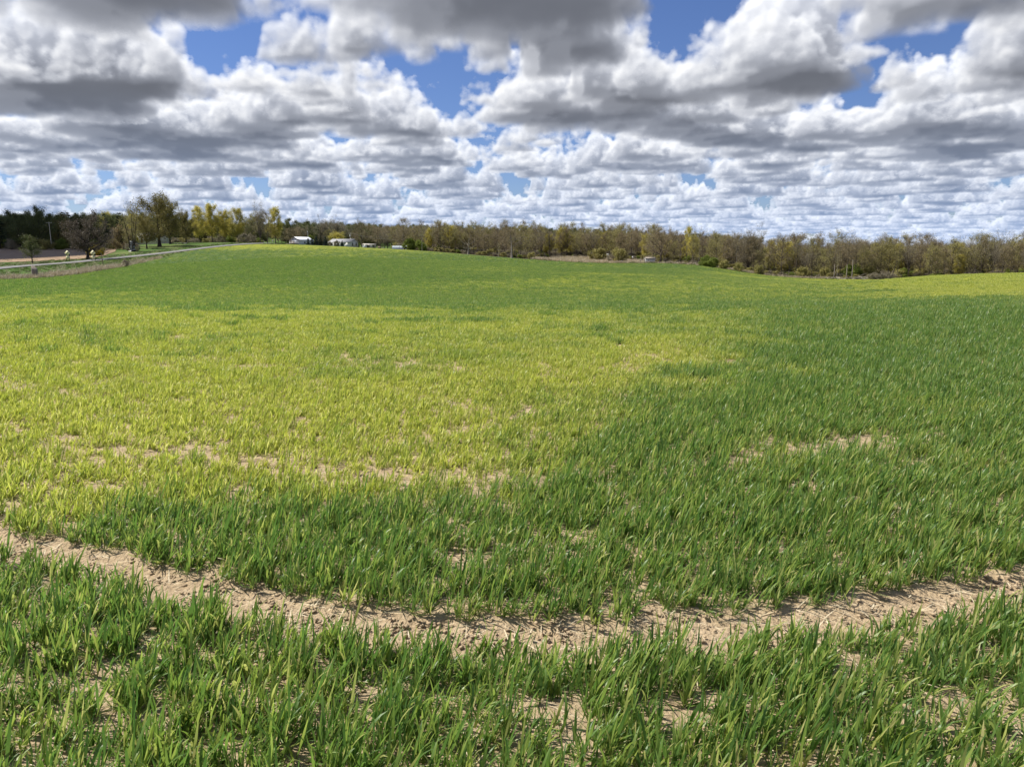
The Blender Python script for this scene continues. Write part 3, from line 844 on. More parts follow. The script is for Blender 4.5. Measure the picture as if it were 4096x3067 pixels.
LM = dict(
    grey=leafmat('grey_twigs', (0.20, 0.175, 0.125), (0.295, 0.26, 0.185), (0.37, 0.32, 0.225)),
    rust=leafmat('rusty_buds', (0.20, 0.155, 0.082), (0.295, 0.23, 0.12), (0.355, 0.285, 0.145)),
    olive=leafmat('olive_buds', (0.23, 0.205, 0.075), (0.35, 0.315, 0.105), (0.43, 0.40, 0.14)),
    yellow=leafmat('yellow_green_leaves', (0.36, 0.32, 0.07), (0.58, 0.51, 0.11), (0.70, 0.62, 0.18), 0.45),
    bigolive=leafmat('olive_leaves', (0.14, 0.125, 0.040), (0.24, 0.205, 0.060), (0.33, 0.28, 0.09), 0.3),
    darkolive=leafmat('dark_green_leaves', (0.075, 0.095, 0.034), (0.125, 0.148, 0.050), (0.18, 0.19, 0.065), 0.3),
    brown=leafmat('brown_twigs', (0.095, 0.078, 0.060), (0.145, 0.118, 0.088), (0.19, 0.155, 0.11)),
    needle=leafmat('dark_needles', (0.018, 0.030, 0.016), (0.034, 0.052, 0.025), (0.05, 0.07, 0.034), 0.1),
    blue=leafmat('bluish_needles', (0.030, 0.048, 0.040), (0.050, 0.075, 0.060), (0.08, 0.11, 0.085), 0.1),
    green=leafmat('fresh_green_leaves', (0.11, 0.14, 0.030), (0.20, 0.25, 0.045), (0.29, 0.33, 0.075), 0.35),
    forsythia=leafmat('yellow_blossom', (0.26, 0.20, 0.015), (0.42, 0.33, 0.02), (0.5, 0.42, 0.05), 0.3),
    straw=leafmat('dry_grass', (0.25, 0.20, 0.12), (0.45, 0.38, 0.26), (0.60, 0.53, 0.40), 0.2),
    verge=leafmat('verge_grass', (0.05, 0.09, 0.016), (0.08, 0.13, 0.024), (0.13, 0.18, 0.04), 0.3),
)

def unit(v): return v / np.maximum(np.linalg.norm(v, axis=-1, keepdims=True), 1e-6)

def gen_tree(seed, H=14.0, base=0.28, rx=4.5, top=1.0, limbs=11, subs=7, twigs=6, tw_len=0.09, tw_w=0.030, leaf=6, ls=0.16, r0=0.26, lm='rust', bark='bark', shape='oval', lump=0.3, stems=1, twigmat=None, lean=0.0, bend=0.05, tr=0.6):
    """trunk mesh (bole, limbs, branches) and crown mesh (twigs and leaves), base at the origin"""
    g = np.random.default_rng(seed)
    mb = MB()
    zc = H * (base + 1.0) / 2 * (1.02 if shape != 'round' else 0.98)
    rz = H - zc
    lumps = unit(g.normal(size=(12, 3))); la = g.uniform(-lump * 0.8, lump, 12)
    def env(d):
        k = 1 + (np.clip(d @ lumps.T, 0, 1) ** 3) @ la
        zz = np.where(d[..., 2] > 0, rz, (zc - H * base) * 0.9)
        return np.stack([d[..., 0] * rx * k, d[..., 1] * rx * k, zc + d[..., 2] * zz * k * np.where(d[..., 2] > 0, 1.0, 1)], -1)
    ends, dirs, lens = [], [], []
    for st in range(stems):
        a0 = g.random() * 6.283
        sp = (0.0 if stems == 1 else 0.5)
        tip = np.array([math.cos(a0) * sp * rx * 0.8 + lean * H, math.sin(a0) * sp * rx * 0.8, H * (0.90 if stems == 1 else g.uniform(0.75, 0.97))])
        if shape in ('round', 'vase'):
            tip = np.array([lean * H + g.normal(0, .3), g.normal(0, .3), H * (0.62 if shape == 'round' else 0.7)])
        s = np.linspace(0, 1, 9)
        bp_ = np.array([math.cos(a0) * 0.15 * (stems > 1), math.sin(a0) * 0.15 * (stems > 1), -0.4])
        wob = np.cumsum(g.normal(0, bend * H / 9, (9, 3)), 0); wob[:, 2] = 0; wob *= s[:, None] ** 0.8
        pth = bp_ + (tip - bp_) * s[:, None] + wob
        rad = r0 * (1 - s * 0.88) * (0.7 if stems > 1 else 1); rad[0] *= 1.55; rad[1] *= 1.08
        mb.tube(pth, rad, 7)
        tw_from = [(pth, rad, 0)]
        nl = limbs if stems == 1 else max(3, limbs // stems)
        LB = []
        for l_ in range(nl):
            aa_ = a0 + (l_ + st * 3) * 2.39996 + g.normal(0, .35); d = np.array([math.cos(aa_), math.sin(aa_), 0.0]); el = math.asin(np.clip((-0.80 if shape != 'vase' else 0.1) + ((l_ + g.random()) / nl) * (1.75 if shape != 'vase' else 0.87), -1, 0.98))
            dd = np.array([d[0] * math.cos(el), d[1] * math.cos(el), math.sin(el)])
            tgt = env(dd[None])[0] * 1.0
            tgt[:2] *= g.uniform(0.75, 1.0); tgt[0] += lean * H * 0.5
            hor = math.hypot(tgt[0], tgt[1])
            zs = np.clip(tgt[2] - hor * g.uniform(0.5, 1.1), H * base * 0.75, H * (0.9 if shape == 'oval' else 0.55))
            if shape == 'vase': zs = H * base * g.uniform(0.8, 1.25)
            f = np.clip((zs - pth[0, 2]) / (pth[-1, 2] - pth[0, 2]), 0.05, 0.97)
            ps = np.array([np.interp(f, s, pth[:, c]) for c in range(3)]); rs_ = np.interp(f, s, rad)
            k = np.linspace(0, 1, 6)[:, None]
            mid = ps + (tgt - ps) * 0.5 + np.array([0, 0, 1]) * np.linalg.norm(tgt - ps) * (g.uniform(-0.12, 0.10) if shape == 'round' else g.uniform(-0.18, 0.02))
            cv = ps * (1 - k) ** 2 + mid * 2 * k * (1 - k) + tgt * k ** 2
            cv[1:] += g.normal(0, 0.03 * np.linalg.norm(tgt - ps), (5, 3)) * np.linspace(0.6, 1, 5)[:, None]
            rl_ = max(0.03, min(rs_ * tr, 0.02 * np.linalg.norm(tgt - ps) + 0.03)) * np.linspace(1, 0.2, 6)
            mb.tube(cv, rl_, 5)
            LB.append((cv, rl_))
        LB.append((pth[5:], rad[5:]))
        for cv, rl_ in LB:
            Ln = np.linalg.norm(cv[-1] - cv[0])
            for b_i in range(subs):
                f = g.uniform(0.30, 1.0)
                ps = np.array([np.interp(f, np.linspace(0, 1, len(cv)), cv[:, c]) for c in range(3)])
                out = unit(ps - np.array([lean * ps[2], 0, zc * 0.75]))
                d = unit(out * 0.7 + g.normal(0, 0.55, 3) + np.array([0, 0, 0.45]))
                l2 = g.uniform(0.12, 0.24) * (0.5 * Ln + 0.5 * rx)
                if shape == 'vase': l2 *= 1.25
                k = np.linspace(0, 1, 4)[:, None]
                sb = ps + d * l2 * k + g.normal(0, 0.05 * l2, (4, 3)) * k + np.array([0, 0, 0.12 * l2]) * k ** 2
                r2 = max(0.018, np.interp(f, np.linspace(0, 1, len(rl_)), rl_) * 0.5) * np.linspace(1, 0.3, 4)
                mb.tube(sb, r2, 3)
                fs = g.uniform(0.15, 1.0, twigs)
                pe = np.stack([np.interp(fs, np.linspace(0, 1, 4), sb[:, c]) for c in range(3)], 1)
                ends.append(pe)
                dirs.append(unit(d * 0.6 + g.normal(0, 0.6, (twigs, 3)) + np.array([0, 0, 0.35 if shape != 'weep' else -0.9])))
                lens.append(np.full(twigs, tw_len * H) * g.uniform(0.55, 1.3, twigs))
    v = np.concatenate(mb.v)
    V, Qd, TT = [], [], []
    nv = 0
    E, D, L = np.concatenate(ends), np.concatenate(dirs), np.concatenate(lens)
    # twigs: each with two side shoots
    E2 = np.concatenate([E, E + D * L[:, None] * 0.4, E + D * L[:, None] * 0.7]); D2 = unit(np.concatenate([D, D + g.normal(0, .6, D.shape), D + g.normal(0, .6, D.shape)])); L2 = np.concatenate([L, L * 0.55, L * 0.45])
    n = len(E2)
    sd = unit(np.cross(D2, unit(g.normal(size=(n, 3))))) * (tw_w * g.uniform(0.5, 1.2, (n, 1)))
    mid = E2 + D2 * L2[:, None] * 0.5 + g.normal(0, 1, (n, 3)) * L2[:, None] * 0.06
    tipp = E2 + D2 * L2[:, None] + np.array([0, 0, 1]) * L2[:, None] * (0.08 if shape != 'weep' else -0.35)
    V.append(np.stack([E2 - sd * .5, E2 + sd * .5, mid + sd * .35, mid - sd * .35, tipp], 1).reshape(-1, 3))
    o = np.arange(n)[:, None] * 5
    Qd.append(o + np.array([[0, 1, 2, 3]])); TT.append(o + np.array([[3, 2, 4]]))
    tint = [np.repeat(g.uniform(0.0, 0.5, n), 5)]
    nq1, nt1 = n, n
    nv = n * 5
    nq2 = 0
    if leaf > 0:
        m_ = int(len(E) * leaf)
        pk = g.integers(0, len(E), m_)
        c = E[pk] + D[pk] * (L[pk] * g.uniform(0.1, 1.15, m_))[:, None] + g.normal(0, 1, (m_, 3)) * (ls * 1.3 + 0.16 * L[pk])[:, None]
        a = unit(g.normal(size=(m_, 3))); b2 = unit(np.cross(a, g.normal(size=(m_, 3))))
        sz = (ls * g.uniform(0.5, 1.3, m_))[:, None]
        V.append(np.stack([c - a * sz, c + b2 * sz * 0.62, c + a * sz, c - b2 * sz * 0.62], 1).reshape(-1, 3))
        Qd.append(nv + np.arange(m_)[:, None] * 4 + np.array([[0, 1, 2, 3]]))
        cl = np.sin(c[:, 0] * 1.3 + seed) * np.sin(c[:, 1] * 1.4 + 1) * np.sin(c[:, 2] * 1.2 + 2)
        tint.append(np.repeat(np.clip(0.5 + 0.35 * cl + g.normal(0, 0.2, m_), 0, 1), 4))
        nq2 = m_
    midx = np.concatenate([np.zeros(nq1), np.ones(nq2), np.zeros(nt1)])
    tm = mesh('trunk', v, np.concatenate(mb.q), mats=[M[bark]], smooth=True)
    cm = mesh('crown', np.concatenate(V), np.concatenate(Qd), np.concatenate(TT), attrs={'tint': np.concatenate(tint)}, mats=[LM[twigmat or ('grey' if bark != 'darkbark' else 'brown')], LM[lm]], midx=midx)
    return dict(trunk=tm, crown=cm, H=float(np.percentile(np.concatenate(V)[:, 2], 99.6)), H0=H)

def gen_conifer(seed, H=12.0, rx=2.4, lm='needle', open_=0.0, base=0.06, whorls=20, per=9):
    g = np.random.default_rng(seed)
    mb = MB()
    s = np.linspace(0, 1, 8)
    mb.tube(np.stack([g.normal(0, .03, 8), g.normal(0, .03, 8), -0.3 + s * H], 1), 0.17 * (1 - s * .93), 6)
    V, Qd, tint = [], [], []
    nv = 0
    for w in range(whorls):
        f = (w + g.uniform(-.3, .3)) / whorls
        z = H * (base + (1 - base) * f)
        rad = rx * (1 - f) ** (0.85 if not open_ else 0.55) * g.uniform(0.75, 1.15) + 0.12
        for b_ in range(per):
            if g.random() < open_ * 0.5: continue
            a = g.random() * 6.283
            L = rad * g.uniform(0.65, 1.12)
            d = np.array([math.cos(a), math.sin(a), g.uniform(-0.35, 0.1) if not open_ else g.uniform(0.0, 0.5)])
            p0 = np.array([0, 0, z]); p1 = p0 + d * L
            mb.tube(np.stack([p0, (p0 + p1) / 2, p1]), np.array([0.035, 0.025, 0.008]), 3)
            m_ = int(10 + 14 * L)
            fr_ = g.uniform(0.15, 1.05, m_)
            c = p0 + (p1 - p0) * fr_[:, None] + g.normal(0, 0.09 + 0.10 * L * 0.4, (m_, 3)) * np.array([1, 1, 0.55])
            aa = unit(d + g.normal(0, 0.6, (m_, 3))); bb = unit(np.cross(aa, g.normal(size=(m_, 3))))
            sz = g.uniform(0.12, 0.26, (m_, 1)) * (1 + 0.4 * open_)
            V.append(np.stack([c - aa * sz, c + bb * sz * .5, c + aa * sz, c - bb * sz * .5], 1).reshape(-1, 3))
            Qd.append(nv + np.arange(m_)[:, None] * 4 + np.array([[0, 1, 2, 3]])); nv += m_ * 4
            tint.append(np.repeat(np.clip(g.normal(0.45, 0.25, m_), 0, 1), 4))
    tm = mesh('trunk', np.concatenate(mb.v), np.concatenate(mb.q), mats=[M['darkbark']], smooth=True)
    cm = mesh('crown', np.concatenate(V), np.concatenate(Qd), attrs={'tint': np.concatenate(tint)}, mats=[LM[lm]])
    return dict(trunk=tm, crown=cm, H=H)

K = {}
for i_ in range(3):
    K['grey%d' % i_] = gen_tree(500 + i_, 14, 0.30, 3.9, limbs=9, subs=8, twigs=7, leaf=1.2, ls=0.10, lm='grey', shape='vase', lump=.35, r0=0.24, tw_len=0.085)
    K['rust%d' % i_] = gen_tree(510 + i_, 14, 0.30, 3.8, limbs=17, subs=7, twigs=6, leaf=4, ls=0.12, lm='rust', lump=.35, r0=0.20)
    K['olive%d' % i_] = gen_tree(520 + i_, 14, 0.28, 3.9, limbs=17, subs=7, twigs=6, leaf=5, ls=0.13, lm='olive', lump=.35, r0=0.20)
    K['pole%d' % i_] = gen_tree(530 + i_, 14, 0.45, 2.3, limbs=9, subs=6, twigs=6, leaf=2.5, ls=0.13, lm='rust' if i_ else 'olive', lump=.4, r0=0.17, bend=0.07)
for i_ in range(2):
    K['yellow%d' % i_] = gen_tree(540 + i_, 14, 0.20, 3.9, limbs=20, subs=8, twigs=6, leaf=13, ls=0.145, lm='yellow', lump=.3, r0=0.22)
    K['bigolive%d' % i_] = gen_tree(550 + i_, 18, 0.22, 7.0, limbs=22, subs=9, twigs=7, leaf=12, ls=0.17, lm='bigolive', bark='darkbark', shape='round', lump=.4, r0=0.50)
    K['darkolive%d' % i_] = gen_tree(560 + i_, 16, 0.12, 6.0, limbs=18, subs=9, twigs=7, leaf=11, ls=0.19, lm='darkolive', bark='darkbark', lump=.35, r0=0.36)
    K['spruce%d' % i_] = gen_conifer(570 + i_, 12, 2.3)
    K['bluespruce%d' % i_] = gen_conifer(580 + i_, 6, 2.0, 'blue', whorls=13)
    K['pine%d' % i_] = gen_conifer(590 + i_, 13, 2.9, 'needle', open_=0.55, base=0.15, whorls=14, per=8)
    K['dead%d' % i_] = gen_tree(600 + i_, 12, 0.26, 5.2 if i_ == 0 else 3.4, limbs=9, subs=5, twigs=2, leaf=0, lm='grey', bark='deadwood', shape='round', lump=.45, r0=0.42, tr=0.62, bend=0.07)
    K['shrub%d' % i_] = gen_tree(620 + i_, 3, 0.02, 2.0, limbs=14, subs=7, twigs=7, leaf=4, ls=0.09, lm='grey', r0=0.05, stems=5, lump=.4, tw_w=0.02, tw_len=0.14)
    K['greenbush%d' % i_] = gen_tree(630 + i_, 3, 0.0, 2.2, limbs=12, subs=7, twigs=6, leaf=14, ls=0.13, lm='green', r0=0.05, stems=5, lump=.4, tw_w=0.02, tw_len=0.12)
    K['olivebush%d' % i_] = gen_tree(635 + i_, 3.4, 0.0, 2.6, limbs=12, subs=7, twigs=6, leaf=9, ls=0.14, lm='olive', r0=0.06, stems=5, lump=.4, tw_w=0.02, tw_len=0.12)
K['oakbrown0'] = gen_tree(640, 16, 0.22, 8.6, limbs=20, subs=11, twigs=8, leaf=7, ls=0.20, lm='brown', bark='darkbark', shape='round', lump=.3, r0=0.62, tw_len=0.075)
K['oakgrey0'] = gen_tree(641, 15, 0.25, 6.0, limbs=16, subs=10, twigs=7, leaf=3, ls=0.15, lm='rust', shape='round', lump=.35, r0=0.40, tw_len=0.075)
K['fan0'] = gen_tree(642, 17, 0.10, 5.6, limbs=22, subs=10, twigs=10, leaf=2.0, ls=0.12, lm='grey', shape='vase', lump=.3, r0=0.34, stems=4, tw_w=0.045)
K['fan1'] = gen_tree(643, 17, 0.12, 5.0, limbs=16, subs=9, twigs=7, leaf=2.5, ls=0.12, lm='rust', shape='vase', lump=.4, r0=0.34, stems=3)
K['birch0'] = gen_tree(644, 12, 0.45, 1.8, limbs=8, subs=5, twigs=5, leaf=2, ls=0.12, lm='olive', bark='palebark', r0=0.13)
K['lean0'] = gen_tree(645, 14, 0.35, 3.2, limbs=10, subs=6, twigs=6, leaf=3, ls=0.14, lm='olive', bark='darkbark', r0=0.24, lean=0.28, bend=0.06)
K['willow0'] = gen_tree(646, 9, 0.15, 4.0, limbs=14, subs=8, twigs=8, leaf=8, ls=0.17, lm='yellow', shape='weep', r0=0.25, tw_len=0.12)
K['rustbush0'] = gen_tree(647, 7, 0.06, 3.2, limbs=14, subs=8, twigs=7, leaf=9, ls=0.17, lm='rust', r0=0.12, stems=4, tw_len=0.1)
K['smallolive0'] = gen_tree(648, 9, 0.22, 3.3, limbs=13, subs=7, twigs=7, leaf=5, ls=0.14, lm='darkolive', bark='darkbark', r0=0.2, tw_len=0.1)
K['forsythia0'] = gen_tree(649, 3.2, 0.0, 2.9, limbs=14, subs=8, twigs=7, leaf=14, ls=0.14, lm='forsythia', r0=0.05, stems=5, tw_len=0.12)
print('tree kinds', round(time.time() - T0, 1))

KIND = {'shrub': 'shrub', 'greenbush': 'bush', 'olivebush': 'bush', 'rustbush': 'bush', 'forsythia': 'bush', 'spruce': 'spruce_tree', 'bluespruce': 'spruce_tree', 'pine': 'pine_tree', 'willow': 'willow_tree', 'birch': 'slender_tree', 'dead': 'dead_tree', 'oakbrown': 'oak_tree', 'oakgrey': 'oak_tree'}
NT = 0
def put_tree(kind, px, d, h, label, group=None, wide=1.0, rz=None, xyz=None):
    """h in metres"""
    global NT
    k = K[kind]
    stem_ = kind.rstrip('0123456789')
    nm = KIND.get(stem_, 'tree')
    x, y, z = xyz if xyz is not None else at(px, d)
    root = empty(nm, (x, y, z), random.random() * 6.283 if rz is None else rz)
    s = h / k['H']
    root.scale = (s * wide, s * wide, s)
    link('trunk', k['trunk'], root); link('crown', k['crown'], root)
    tag(root, label, nm.replace('_', ' ') if nm != 'slender_tree' else 'tree', group)
    NT += 1
    return root
def hp(npx, d, px): return npx / F * d * math.cos(float(az_of(px)))

LT = 'trees along the road on the left'
for kind, px, d, hpx, wide, lab in [
    ('pine0', 1, 345, 31, 1.2, 'dark evergreen at the far left end of the treeline'),
    ('darkolive0', 21, 338, 37, 1.15, 'broad dark green leafy tree behind the small roadside tree'),
    ('darkolive1', 42, 342, 41, 1.0, 'tall dark tree with thin top left of the utility pole'),
    ('bigolive1', 60, 350, 34, 0.7, 'yellowish olive tree just right of the left utility pole'),
    ('spruce0', 53, 385, 33, 1.0, 'first narrow spruce top behind the utility pole'),
    ('spruce1', 66, 390, 34, 1.0, 'narrow spruce top left of the dark oak crown'),
    ('spruce0', 72, 380, 34, 1.0, 'spruce standing close behind the dark oak crown'),
    ('spruce1', 79, 392, 33, 1.0, 'spruce hidden mostly by the dark oak crown'),
    ('spruce0', 99, 388, 33, 1.0, 'spruce showing at the right shoulder of the dark oak'),
    ('spruce1', 93, 380, 31, 1.0, 'short spruce behind the right half of the dark oak'),
    ('oakbrown0', 87, 245, 46, 1.0, 'broad dark brown oak beside the two yellow road signs'),
    ('smallolive0', 31, 225, 28, 1.1, 'small thin tree in front of the ploughed field'),
    ('yellow0', 109, 375, 33, 0.8, 'yellow leafing tree top between dark oak and pines'),
    ('pine0', 109, 335, 29, 0.8, 'shorter dark pine behind the yellow blooming bush'),
    ('pine1', 122, 335, 34, 0.85, 'taller dark pine left of the house'),
    ('rustbush0', 124, 312, 23, 0.9, 'rusty budding tree in front of the dark pines'),
    ('yellow1', 136, 330, 32, 0.8, 'olive yellow tree behind the many-stemmed ivy trunk'),
    ('bigolive1', 147, 305, 36, 0.8, 'forked olive tree in front of the house'),
    ('bigolive0', 160, 320, 50, 1.15, 'tallest broad olive tree in front of the house'),
    ('bigolive1', 171, 345, 46, 0.85, 'tall olive tree at the right end of the house'),
    ('bigolive0', 187, 352, 32, 0.7, 'olive tree right of the tallest olive trees'),
    ('yellow0', 201, 362, 35, 0.9, 'yellow-olive tree where the road nears the crest'),
    ('yellow1', 213, 366, 37, 0.9, 'high-crowned yellow-green tree in the roadside row'),
    ('yellow0', 226, 368, 31, 0.9, 'low yellow-green tree above the mailbox'),
    ('yellow1', 239, 364, 33, 0.9, 'bright yellow-green tree right of the mailbox'),
    ('rust0', 247, 366, 22, 0.9, 'short brown tree among the yellow roadside trees'),
    ('olive0', 253, 360, 30, 0.9, 'olive budding tree left of the tall bare stems'),
    ('fan1', 261, 345, 41, 0.75, 'tall bare many-stemmed tree at the crest'),
    ('rust1', 268, 352, 32, 0.8, 'brown budding tree right of the tall bare stems'),
    ('yellow0', 276, 352, 35, 0.85, 'last yellow-green tree at the right end of roadside row'),
    ('darkolive0', 8, 372, 32, 1.0, 'dark leafy tree behind the evergreen at far left'),
    ('darkolive1', 34, 375, 35, 1.0, 'dark leafy tree deep behind the broad green tree'),
    ('darkolive0', 140, 420, 30, 1.0, 'dark tree behind the house roof'),
    ('darkolive1', 160, 425, 30, 1.0, 'dark tree behind the house and tallest olive trees'),
    ('darkolive0', 183, 420, 26, 1.0, 'dark low tree behind the lawn right of the house'),
    ('bigolive1', 206, 420, 22, 0.9, 'low olive tree behind the roadside row'),
    ('darkolive1', 232, 430, 20, 0.9, 'low dark tree seen under the yellow row'),
]:
    put_tree(kind, px, d, hp(hpx, d, px), lab, LT, wide)
for px, d, kind, h, lab in [(97, 268, 'forsythia0', 3.2, 'yellow blooming bush behind the dark oak trunk'), (136, 292, 'shrub0', 2.6, 'brown shrub at the foot of the ivy trunk'),
                            (62, 334, 'greenbush0', 4.0, 'green bush under the trees left of the dark oak'), (46, 332, 'olivebush0', 4.0, 'olive bush at the foot of the utility pole'),
                            (12, 336, 'shrub1', 4.0, 'brown shrub at the edge of the ploughed field far left'), (113, 320, 'olivebush1', 4.0, 'low olive bush below the dark pines'), (75, 331, 'shrub0', 3.5, 'brown shrub behind the dark oak'),
                            (128, 300, 'shrub1', 2.5, 'low shrub left of the ivy trunk'), (125, 188, 'shrub0', 1.6, 'dark bare shrub in the dry grass beside the field'),
                            (252, 352, 'shrub1', 4.0, 'brown shrub under the tall bare stems'), (245, 350, 'shrub0', 4.0, 'grey-brown shrub under the yellow trees'), (222, 372, 'shrub1', 4.0, 'shrub behind the mailbox')]:
    put_tree(kind, px, d, h, lab, 'bushes along the road')
# many-stemmed ivy trunk
x, y, z = at(132.5, 290)
iv = empty('tree', (x, y, z), 0.4)
mb = MB()
for k_ in range(5):
    a = k_ * 1.26; ln = random.uniform(0.10, 0.22)
    zz = np.linspace(-0.3, 13, 8)
    mb.tube(np.stack([0.45 * math.cos(a) + zz * ln * math.cos(a) + np.random.default_rng(k_).normal(0, .1, 8), 0.45 * math.sin(a) + zz * ln * math.sin(a), zz], 1), np.linspace(0.28, 0.05, 8), 6)
mb.build('trunk', M['darkbark'], iv, True)
cr = link('crown', K['olive0']['crown'], iv); cr.scale = (0.8, 0.8, 0.95)
sh_ = MB()
g_ = np.random.default_rng(3)
ph = np.linspace(-0.2, 3.6, 8)
sh_.tube(np.stack([g_.normal(0, .08, 8), g_.normal(0, .08, 8), ph], 1), np.array([1.25, 1.15, 1.05, 1.0, 0.95, 0.85, 0.7, 0.5]), 9)
sh_.build('ivy_sheath', M['greyboard'], iv, True)
tag(iv, 'many-stemmed tree with thick ivy-wrapped trunk beside the road', 'tree', LT)

CT_ = 'trees around the white farmhouse'
for kind, px, d, hpx, wide, lab in [
    ('bluespruce0', 308.5, 392, 7.5, 1.0, 'leftmost blue spruce beside the white garage'), ('bluespruce1', 312.5, 390, 7.0, 1.3, 'low wide blue spruce right of the white garage'), ('bluespruce0', 316.8, 390, 9.5, 1.0, 'blue spruce in the middle of the spruce clump'),
    ('spruce1', 321, 398, 11, 1.2, 'darkest tallest spruce in the clump by the house'), ('bluespruce1', 325.8, 391, 9.5, 1.0, 'rightmost blue spruce of the clump left of the house'), ('bluespruce0', 319, 386, 3.5, 1.2, 'smallest blue spruce in front of the spruce clump'),
    ('shrub0', 337, 388, 6.2, 0.8, 'brown shrub against the house front'), ('bluespruce1', 342.5, 388, 6.5, 0.8, 'grey conifer against the house front'), ('shrub1', 330, 392, 5, 0.8, 'brown shrub at the left corner of the house'),
    ('greenbush0', 311, 425, 10, 0.7, 'fresh green small tree behind the garage'), ('willow0', 338, 412, 15, 1.1, 'yellow-green willow behind the farmhouse roof'), ('olive1', 329, 425, 17, 1.0, 'olive budding tree left of the willow'),
    ('fan0', 326, 432, 29, 1.1, 'tall bare grey tree with fanned branches left of the willow'), ('fan0', 338, 440, 29, 1.2, 'tall bare grey tree with fanned branches behind the willow'),
    ('oakgrey0', 362, 455, 27, 1.0, 'tall bare oak right of the transformer pole'), ('oakgrey0', 376, 462, 24, 1.2, 'dark spreading oak above the open shed'), ('grey1', 350, 470, 22, 1.1, 'thin bare tree behind the transformer pole'),
    ('greenbush1', 357.5, 400, 5.2, 0.6, 'small green bush at the right corner of the house'), ('shrub0', 366, 395, 4, 1.0, 'grey twiggy shrub behind the open shed'), ('rust1', 388, 450, 22, 1.1, 'brown budding tree between open shed and greenhouse'),
    ('grey0', 306, 600, 22, 1.2, 'bare round tree standing up from the dark hill'), ('grey2', 314, 620, 20, 0.6, 'thin bare tree on the dark hill'), ('darkolive0', 290, 520, 24, 1.2, 'dark round tree on the hill right of the roadside row')]:
    put_tree(kind, px, d, hp(hpx, d, px), lab, CT_, wide)

DT = 'distinct trees at the wood edge'
for kind, px, d, hpx, wide, lab in [
    ('rust2', 404.5, 346, 31, 1.0, 'brown budding tree with tall snag top behind the greenhouse'), ('birch0', 422, 332, 26, 0.8, 'slim pale trunk at field edge right of the greenhouse'), ('yellow0', 429, 352, 22, 0.8, 'small yellow-green tree right of the greenhouse'),
    ('grey0', 439, 350, 27, 0.9, 'pale bare tree right of the small yellow tree'), ('olive2', 468, 345, 29, 1.2, 'olive budding tree behind the first dead oak'), ('dead0', 468, 316, 24, 1.15, 'wide dead oak with bleached limbs at the field edge'),
    ('dead1', 512, 302, 31, 1.0, 'upright twisted dead oak at the field edge'), ('birch0', 498.5, 308, 14, 1.0, 'short leaning white trunk left of the twisted dead oak'), ('olive0', 527, 335, 27, 1.1, 'olive budding tree right of the twisted dead oak'),
    ('grey1', 538, 392, 26, 0.9, 'bare grey tree at the left end of the meadow'), ('rust0', 547, 398, 25, 1.1, 'reddish budding tree behind the meadow'), ('yellow1', 563, 402, 28, 1.0, 'olive-yellow tree standing alone behind the meadow'),
    ('grey2', 575, 398, 18, 0.9, 'small pale grey tree right of the lone olive-yellow tree'), ('oakgrey0', 587, 400, 26, 0.9, 'bare round-crowned tree behind the meadow'), ('olivebush0', 598, 350, 12, 1.1, 'rounded olive bush tree in the meadow'),
    ('grey0', 616, 425, 33, 1.0, 'grey bare tree topping the wood above the white tank'), ('olive1', 631, 400, 30, 0.9, 'olive tree left of the grey shed'), ('rust1', 622, 380, 26, 1.2, 'rusty budding tree behind the white tank'),
    ('oakgrey0', 661, 302, 37, 1.0, 'spreading brown oak behind the grey shed'), ('oakgrey0', 673, 310, 35, 0.9, 'second spreading brown oak right of the grey shed'), ('yellow0', 689, 305, 36, 0.75, 'bright yellow-green tree in the wood edge'),
    ('grey1', 698, 306, 37, 0.8, 'pale bare tree beside the bright yellow-green tree'), ('fan0', 749, 272, 46, 0.95, 'tallest bare tree with fanned limbs at the wood edge'), ('yellow1', 771, 280, 34, 0.7, 'olive-yellow tree right of the tallest bare tree'),
    ('lean0', 893, 258, 34, 1.0, 'dark leaning trunk right of the brush pile'), ('grey2', 978, 285, 42, 1.1, 'pale bare treetop above the right hill crest'), ('grey0', 990, 285, 43, 1.1, 'second pale bare treetop above the right hill crest'), ('birch0', 839, 256, 24, 0.7, 'thin white forked trunk left of the brush pile')]:
    put_tree(kind, px, d, hp(hpx, d, px), lab, DT, wide, rz=0.0 if kind == 'lean0' else None)
for px, d, kind, h, lab in [(619, 296, 'olivebush1', 5.6, 'large round olive bush at the field edge left of the grey shed'), (612, 296, 'shrub0', 3.4, 'low brown bush left of the large round olive bush'), (531, 306, 'olivebush0', 2.8, 'dark green bush at the left end of the meadow'),
                            (706, 268, 'greenbush0', 3.6, 'bright green bush at the wood edge left of the fan-shaped tree'), (714, 266, 'greenbush1', 3.2, 'second bright green bush at the wood edge'), (760, 256, 'olivebush1', 3.0, 'olive bush below the fan-shaped bare tree'), (724, 262, 'olivebush0', 2.8, 'dark low bush right of the bright green bushes'), (740, 258, 'olivebush1', 2.8, 'low olive bush at the foot of fan-shaped tree'),
                            (854, 262, 'greenbush1', 4.5, 'fresh green bush behind the log end of the brush pile'), (872, 262, 'olivebush0', 4.0, 'olive bush behind the brush pile'), (805, 258, 'olivebush0', 3.6, 'olive bush at the wood edge left of the white forked trunk'), (826, 258, 'olivebush1', 3.4, 'olive bush beside the white forked trunk'), (410, 345, 'greenbush1', 5.0, 'green bush behind the greenhouse'), (421, 338, 'greenbush0', 4.5, 'green bush at the slim pale trunk')]:
    put_tree(kind, px, d, h, lab, 'bushes at the wood edge')

